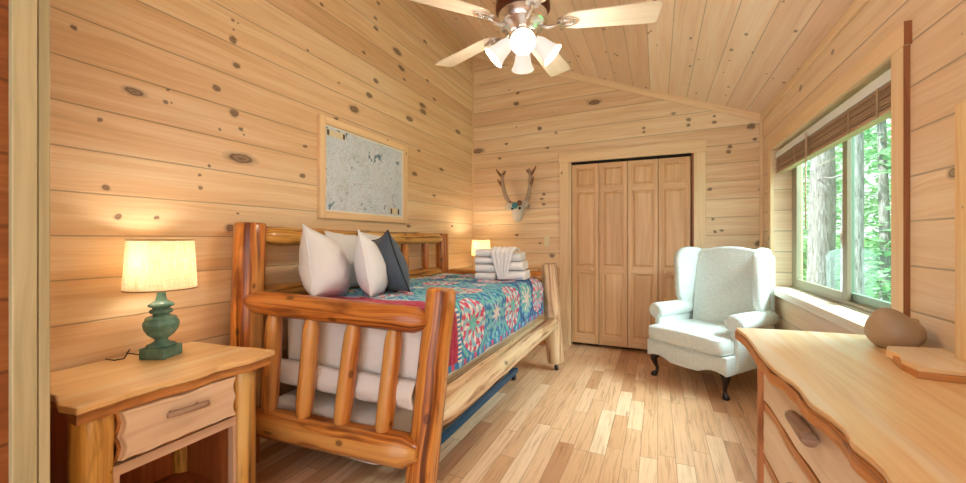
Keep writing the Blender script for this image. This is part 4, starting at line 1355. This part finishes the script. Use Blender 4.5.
# ================================================================ WING CHAIR
ch = thing('wing_chair', 'ivory upholstered wing chair with dark cabriole legs by the window', 'armchair', (0.412, 3.895, 0), radians(-36.5), world=False)
ch.scale = (1.03, 1.03, 1.0)
pts = []
n = 36
for i in range(n + 1):
    x = -0.335 + 0.67 * i / n
    t = abs(x) / 0.335
    zz = 0.165 + 0.016 * (1 - cos(t * pi)) / 2 + 0.028 * max(0, sin((t - 0.35) / 0.65 * pi)) * (1 if t > 0.35 else 0)
    pts.append((x, zz))
pts += [(0.335, 0.33), (-0.335, 0.33)]
M().prism(pts, (0, -0.365, 0), (1, 0, 0), (0, 0, 1), (0, 1, 0), 0.67).build('seat_base', m_chair, ch, bevel=0.012, bseg=3)


def cush(p):
    if p.z > 0: p.z *= 1 - 0.0 * p.y
    p.z += 0.018 * (1 - (p.x / 0.32) ** 2) * (1 if p.z > 0 else 0)
    return p


sc_ = sq((0, -0.105, 0.395), (0.325, 0.300, 0.064), 0.30, 0.22, 72, 20, 0.004, 2, cush).build('seat_cushion', m_chair, ch, weld=True)
for zz in (0.345, 0.442):
    ring = []
    for k in range(73):
        a = 2 * pi * k / 72
        pw_ = lambda q, e: math.copysign(abs(q) ** e, q)
        ring.append((0.319 * pw_(cos(a), 0.22), -0.105 + 0.294 * pw_(sin(a), 0.22), zz))
    M().tube(ring, 0.005, 6, caps=False).build('welt', m_chair, sc_)
# back
pts = [(-0.265, 0.0)]
for i in range(25):
    x = -0.285 + 0.57 * i / 24
    pts.append((x, 0.685 + 0.055 * cos(x / 0.285 * pi / 2) ** 0.8 if abs(x) < 0.2849 else 0.685))
pts.append((0.265, 0.0))
tb = radians(-9)
ez = Vector((0, -sin(tb), cos(tb))); ey_ = Vector((0, cos(tb), sin(tb)))
M().prism(pts, (0, 0.155, 0.42), (1, 0, 0), ez, ey_, 0.13).build('backrest', m_chair, ch, bevel=0.035, bseg=4)
M().prism([(-0.30, 0.19), (0.30, 0.19), (0.335, 0.5), (0.335, 1.06), (0.28, 1.12), (-0.28, 1.12), (-0.335, 1.06), (-0.335, 0.5)], (0, 0.295, 0), (1, 0, 0), (0, 0, 1), (0, 1, 0.10), 0.04).build('outer_back', m_chair, ch, bevel=0.012, bseg=3)
for s in (-1, 1):
    wp = [(0.33, 0.56), (0.20, 0.56), (0.09, 0.60), (0.045, 0.68), (0.035, 0.78), (0.03, 0.90), (0.02, 1.02), (0.04, 1.09), (0.10, 1.13), (0.18, 1.142), (0.28, 1.135), (0.345, 1.115), (0.35, 1.06)]
    ey2 = Vector((-s * 0.18, 1, 0)).normalized()
    en = Vector((s, s * s * 0.18, 0)).normalized()
    M().prism(wp, (s * 0.308, 0, 0), ey2, (0, 0, 1), en, 0.062).build('wing', m_chair, ch, bevel=0.024, bseg=4)
    m = M()
    a0 = 0.290 * s
    m.box((min(a0, a0 + s * 0.062), -0.245, 0.19), (max(a0, a0 + s * 0.062), 0.30, 0.575))
    arm = m.build('arm', m_chair, ch, bevel=0.02, bseg=3)
    m = M()
    ys = [-0.265, -0.260, -0.24, -0.1, 0.1, 0.26]
    rs = [0.045, 0.066, 0.070, 0.070, 0.068, 0.062]
    m.tube([(s * 0.328, y, 0.568 + 0.0 * y) for y in ys], rs, 28)
    m.build('arm_roll', m_chair, arm)
    M().tube([(s * 0.328 + 0.048 * cos(2 * pi * k / 24), -0.264, 0.568 + 0.048 * sin(2 * pi * k / 24)) for k in range(25)], 0.004, 6, caps=False).build('arm_welt', m_chair, arm)
    # front cabriole leg
    x, y = s * 0.29, -0.30
    o_ = Vector((s * 0.5, -0.5, 0)).normalized()
    cen = [(0.205, -0.01), (0.185, 0.012), (0.15, 0.020), (0.11, 0.006), (0.07, -0.010), (0.04, -0.006), (0.022, 0.012), (0.008, 0.018), (0.0, 0.018)]
    rr = [0.036, 0.036, 0.027, 0.019, 0.014, 0.014, 0.024, 0.027, 0.020]
    M().tube([Vector((x, y, z_)) + o_ * k_ for z_, k_ in cen], rr, 16).build('front_leg', m_legwood, ch)
    M().tube([(s * 0.27, 0.275, 0.22), (s * 0.275, 0.29, 0.10), (s * 0.28, 0.325, 0.0)], [0.024, 0.020, 0.016], 8).build('back_leg', m_legwood, ch)

# ================================================================ DRESSER
dr = thing('log_dresser', 'log dresser with golden live-edge top and twig drawer pulls under the window', 'dresser', (0.65, 1.15, 0))
edge = [(0.352, 2.167), (0.346, 2.0), (0.343, 1.853), (0.336, 1.72), (0.334, 1.612), (0.337, 1.53), (0.345, 1.458), (0.356, 1.40), (0.358, 1.352), (0.352, 1.29), (0.350, 1.241), (0.358, 1.20), (0.366, 1.165), (0.370, 1.104), (0.364, 1.06),
        (0.358, 1.031), (0.362, 1.0), (0.367, 0.97), (0.368, 0.931), (0.360, 0.884), (0.352, 0.82), (0.356, 0.72), (0.368, 0.60), (0.360, 0.48), (0.350, 0.36), (0.358, 0.24), (0.364, 0.15)]
out = [(0.333, 2.155)] + edge[1:] + [(0.90, 0.15), (0.893, 2.215), (0.70, 2.205), (0.50, 2.185)]
M().prism([(y, x) for x, y in out], (0, 0, 0.783), (0, 1, 0), (1, 0, 0), (0, 0, 1), 0.017).build('live_edge_top', m_slab, dr, bevel=0.005)
und = [(x - 0.004 - 0.010 * noise.noise(Vector((y * 12, 5, 0))), y - 0.002) for x, y in out[:-4]] + [(0.89, 0.17), (0.888, 2.195), (0.50, 2.17)]
M().prism([(y, x) for x, y in und], (0, 0, 0.750), (0, 1, 0), (1, 0, 0), (0, 0, 1), 0.033).build('bark_edge', m_bark, dr)
for (x, y) in ((0.425, 2.035), (0.425, 0.26), (0.85, 2.05), (0.85, 0.26)):
    M().log((x, y, 0), (x, y, 0.75), 0.034, 0.032, wob=0.08).build('leg', m_log if y < 1 else wood('reddish_log', srgb(206, 140, 92), srgb(184, 114, 68), srgb(120, 66, 36), rk=0.06, rs=9, tint=0.05, blotch=srgb(140, 78, 42)), dr)
m = M()
m.box((0.46, 0.24, 0.08), (0.86, 0.26, 0.748), along=2); m.box((0.46, 2.04, 0.08), (0.86, 2.06, 0.748), along=2)
m.box((0.445, 0.26, 0.06), (0.865, 2.04, 0.08)); m.box((0.855, 0.26, 0.08), (0.865, 2.04, 0.748)); m.box((0.445, 0.28, 0.08), (0.46, 2.02, 0.748), along=1)
m.build('carcass', m_drawer, dr)
for c in range(2):
    y0, y1 = ((0.285, 0.87), (0.885, 2.0))[c]
    for r_ in range(3):
        z0 = 0.535 - r_ * 0.228; z1 = z0 + 0.205
        sd = c * 3.7 + r_ * 1.9 + 0.6
        d = M().prism(wavy_front(y0 + 0.01, y1 - 0.01, z0 + 0.008, z1 - 0.018, sd, 0.024, 0.006), (0.446, 0, 0), (0, 1, 0), (0, 0, 1), (-1, 0, 0), 0.040, 0.0).build('drawer', m_drawer, dr, bevel=0.003)
        M().prism(wavy_front(y0 + 0.004, y1 - 0.004, z0, z1 + 0.012, sd, 0.018, 0.006), (0.4462, 0, 0), (0, 1, 0), (0, 0, 1), (-1, 0, 0), 0.034).build('bark_edge', m_bark, d)
        ym = (y0 + y1) / 2
        M().log((0.382, ym - 0.092, z0 + 0.122), (0.386, ym + 0.092, z0 + 0.118), 0.021, 0.019, wob=0.12, seg=6, n=12).build('handle', m_twig, d)
        for q_ in (-0.055, 0.055):
            M().tube([(0.384, ym + q_, z0 + 0.12), (0.416, ym + q_, z0 + 0.12)], 0.005, 8).build('handle_pin', m_twig, d)

# ornament on the dresser: lumpy brown pot with a knob
def blob(u, v):
    a, b = 2 * pi * u, pi * (v - 0.5)
    d = Vector((cos(b) * cos(a), cos(b) * sin(a), sin(b)))
    r = 1.0
    right = Vector((0.914, 0.406, 0))   # photo's right-hand side of the pot
    up = Vector((0, 0, 1))
    k = lambda c, w, h: h * math.exp(-((d - Vector(c).normalized()).length / w) ** 2)
    r += k(-right * 0.42 + up * 1.0, 0.50, 0.34)
    r += k(right * 0.50 + up * 0.80, 0.32, -0.12)
    r += k(right * 1.0 - up * 0.1, 0.5, 0.14)
    r += k(right * 0.85 + up * 0.55, 0.20, 0.26)
    r += 0.03 * noise.noise(d * 2.5)
    p = Vector((d.x * 0.082, d.y * 0.076, d.z * 0.072)) * r
    p.z = max(p.z, -0.060)
    return (0.815 + p.x, 1.985 + p.y, 0.800 + 0.060 + p.z)


pt = M().grid(blob, 96, 64).build('lumpy_pot', m_pot, None, origin=(0.785, 1.985, 0.80), weld=True)
tag(pt, 'squat lumpy brown stoneware ornament on the dresser top', 'ornament')

# mirror standing on its live-edge base
mr = thing('dresser_mirror', 'pine-framed mirror on live-edge feet standing on the dresser', 'mirror', (0.84, 1.3, 0.80))
for y_ in (0.0, -0.80):
    base = [(0.745, 1.862), (0.718, 1.80), (0.728, 1.74), (0.70, 1.66), (0.703, 1.585), (0.76, 1.578), (0.83, 1.582), (0.902, 1.575), (0.902, 1.895), (0.84, 1.885)]
    ft = M().prism([(y + y_, x) for x, y in base], (0, 0, 0.806), (0, 1, 0), (1, 0, 0), (0, 0, 1), 0.026).build('live_edge_foot', m_slab, mr, bevel=0.003)
    M().prism([(y + y_, x) for x, y in [(0.742, 1.858), (0.700, 1.66), (0.70, 1.578), (0.76, 1.571), (0.83, 1.576), (0.902, 1.568), (0.902, 1.88)]], (0, 0, 0.8005), (0, 1, 0), (1, 0, 0), (0, 0, 1), 0.020).build('bark_edge', m_bark, ft)
m = M()
m.box((0.862, 1.665, 0.832), (0.890, 1.752, 1.64)); m.box((0.862, 0.85, 0.832), (0.890, 0.935, 1.64))
m.box((0.862, 0.935, 1.555), (0.890, 1.665, 1.64)); m.box((0.862, 0.935, 0.85), (0.890, 1.665, 0.93))
m.build('frame', m_slab, mr, bevel=0.004)
M().box((0.874, 0.935, 0.93), (0.880, 1.665, 1.555)).build('mirror_glass', m_mirror, mr)

# ================================================================ OUTSIDE
def gz(x, y): return -0.7 + 0.05 * (x - 1) + 0.06 * max(0, y - 6) + 0.25 * noise.noise(Vector((x * 0.3, y * 0.3, 0)))


gm = M().grid(lambda u, v: (1.3 + 26 * u, -2 + 34 * v, gz(1.3 + 26 * u, -2 + 34 * v)), 60, 70)
tag(gm.build('forest_ground', m_grass, None, origin=(1.3, -2, -0.7)), kind='structure')


def tree(label, x, y, h, r, lean=(0, 0), name='tree', crown=None, leaf=None, group=None, cnt=1500, branches=4):
    z0 = gz(x, y) - 0.1
    t = thing(name, label, 'tree', (x, y, z0), group=group)
    pts = [(x + lean[0] * i / 10, y + lean[1] * i / 10, z0 + h * i / 10) for i in range(11)]
    m = M().tube(pts, [r * (1.25 if i == 0 else 1 - 0.05 * i) for i in range(11)], 20, wob=0.12)
    m.build('trunk', m_treebark, t)
    m = M()
    for k in range(branches):
        a = random.uniform(0, 2 * pi); hh = random.uniform(0.25, 0.8) * h; L = random.uniform(0.8, 1.8)
        b0 = Vector((x + lean[0] * hh / h, y + lean[1] * hh / h, z0 + hh))
        p = [b0]
        for j in range(5):
            a += random.uniform(-0.3, 0.3)
            p.append(p[-1] + Vector((cos(a), sin(a), random.uniform(-0.1, 0.4))) * L / 5)
        m.tube(p, [r * 0.18 * (1 - j / 6.5) for j in range(6)], 6)
    if branches: m.build('branch', m_treebark, t)
    if crown:
        m = M()
        for (cx, cy, cz, rx, rz) in crown:
            for i in range(cnt):
                while True:
                    d = Vector((random.uniform(-1, 1), random.uniform(-1, 1), random.uniform(-1, 1)))
                    if d.length < 1 and random.random() < 0.25 + d.length: break
                # leaves gather in flat sprays
                q = Vector((cx + d.x * rx, cy + d.y * rx, cz + d.z * rz))
                q.z += 0.25 * noise.noise(q * 1.3)
                if noise.noise(q * 1.1) < -0.12: continue
                sz = random.uniform(0.07, 0.17)
                e1 = Vector((random.uniform(-1, 1), random.uniform(-1, 1), random.uniform(-.35, .35))).normalized()
                e2 = e1.cross(Vector((random.uniform(-.4, .4), random.uniform(-.4, .4), 1))).normalized()
                m.quad([q - e1 * sz, q + e2 * sz * .5, q + e1 * sz, q - e2 * sz * .5])
        m.build('foliage', leaf or m_leafA, t)
    return t


tree('thick grey-barked trunk seen through the far window pane', 2.78, 9.3, 8.5, 0.22, (0.1, 0), 'tree', branches=0)
tree('slimmer grey-barked trunk seen through the near window pane', 2.90, 8.3, 8.5, 0.15, (0.02, 0), 'tree', branches=1)
spots = [(4.6, 11.5), (6.2, 13.0), (3.6, 14.5), (5.4, 17.5), (8.0, 18.5), (2.6, 18.0), (7.4, 14.6), (3.2, 21.5), (6.4, 22.0), (9.5, 22.0), (8.6, 8.2), (11.0, 12.5)]
lab = 'pale green leafy tree in the woods outside the window'
for i, (x, y) in enumerate(spots):
    zz = gz(x, y)
    cr = [(x + random.uniform(-.5, .5), y, zz + hh, rx, rz) for hh, rx, rz in ((0.7, 1.7, 0.9), (2.4, 1.9, 1.1), (4.4, 2.1, 1.3), (6.6, 2.2, 1.5))]
    tree(lab, x, y, 8.0, 0.10, (random.uniform(-.3, .3), 0), 'leafy_tree', cr, m_leafA if i % 2 else m_leafB, 'leafy trees outside the window', 1000, 3)
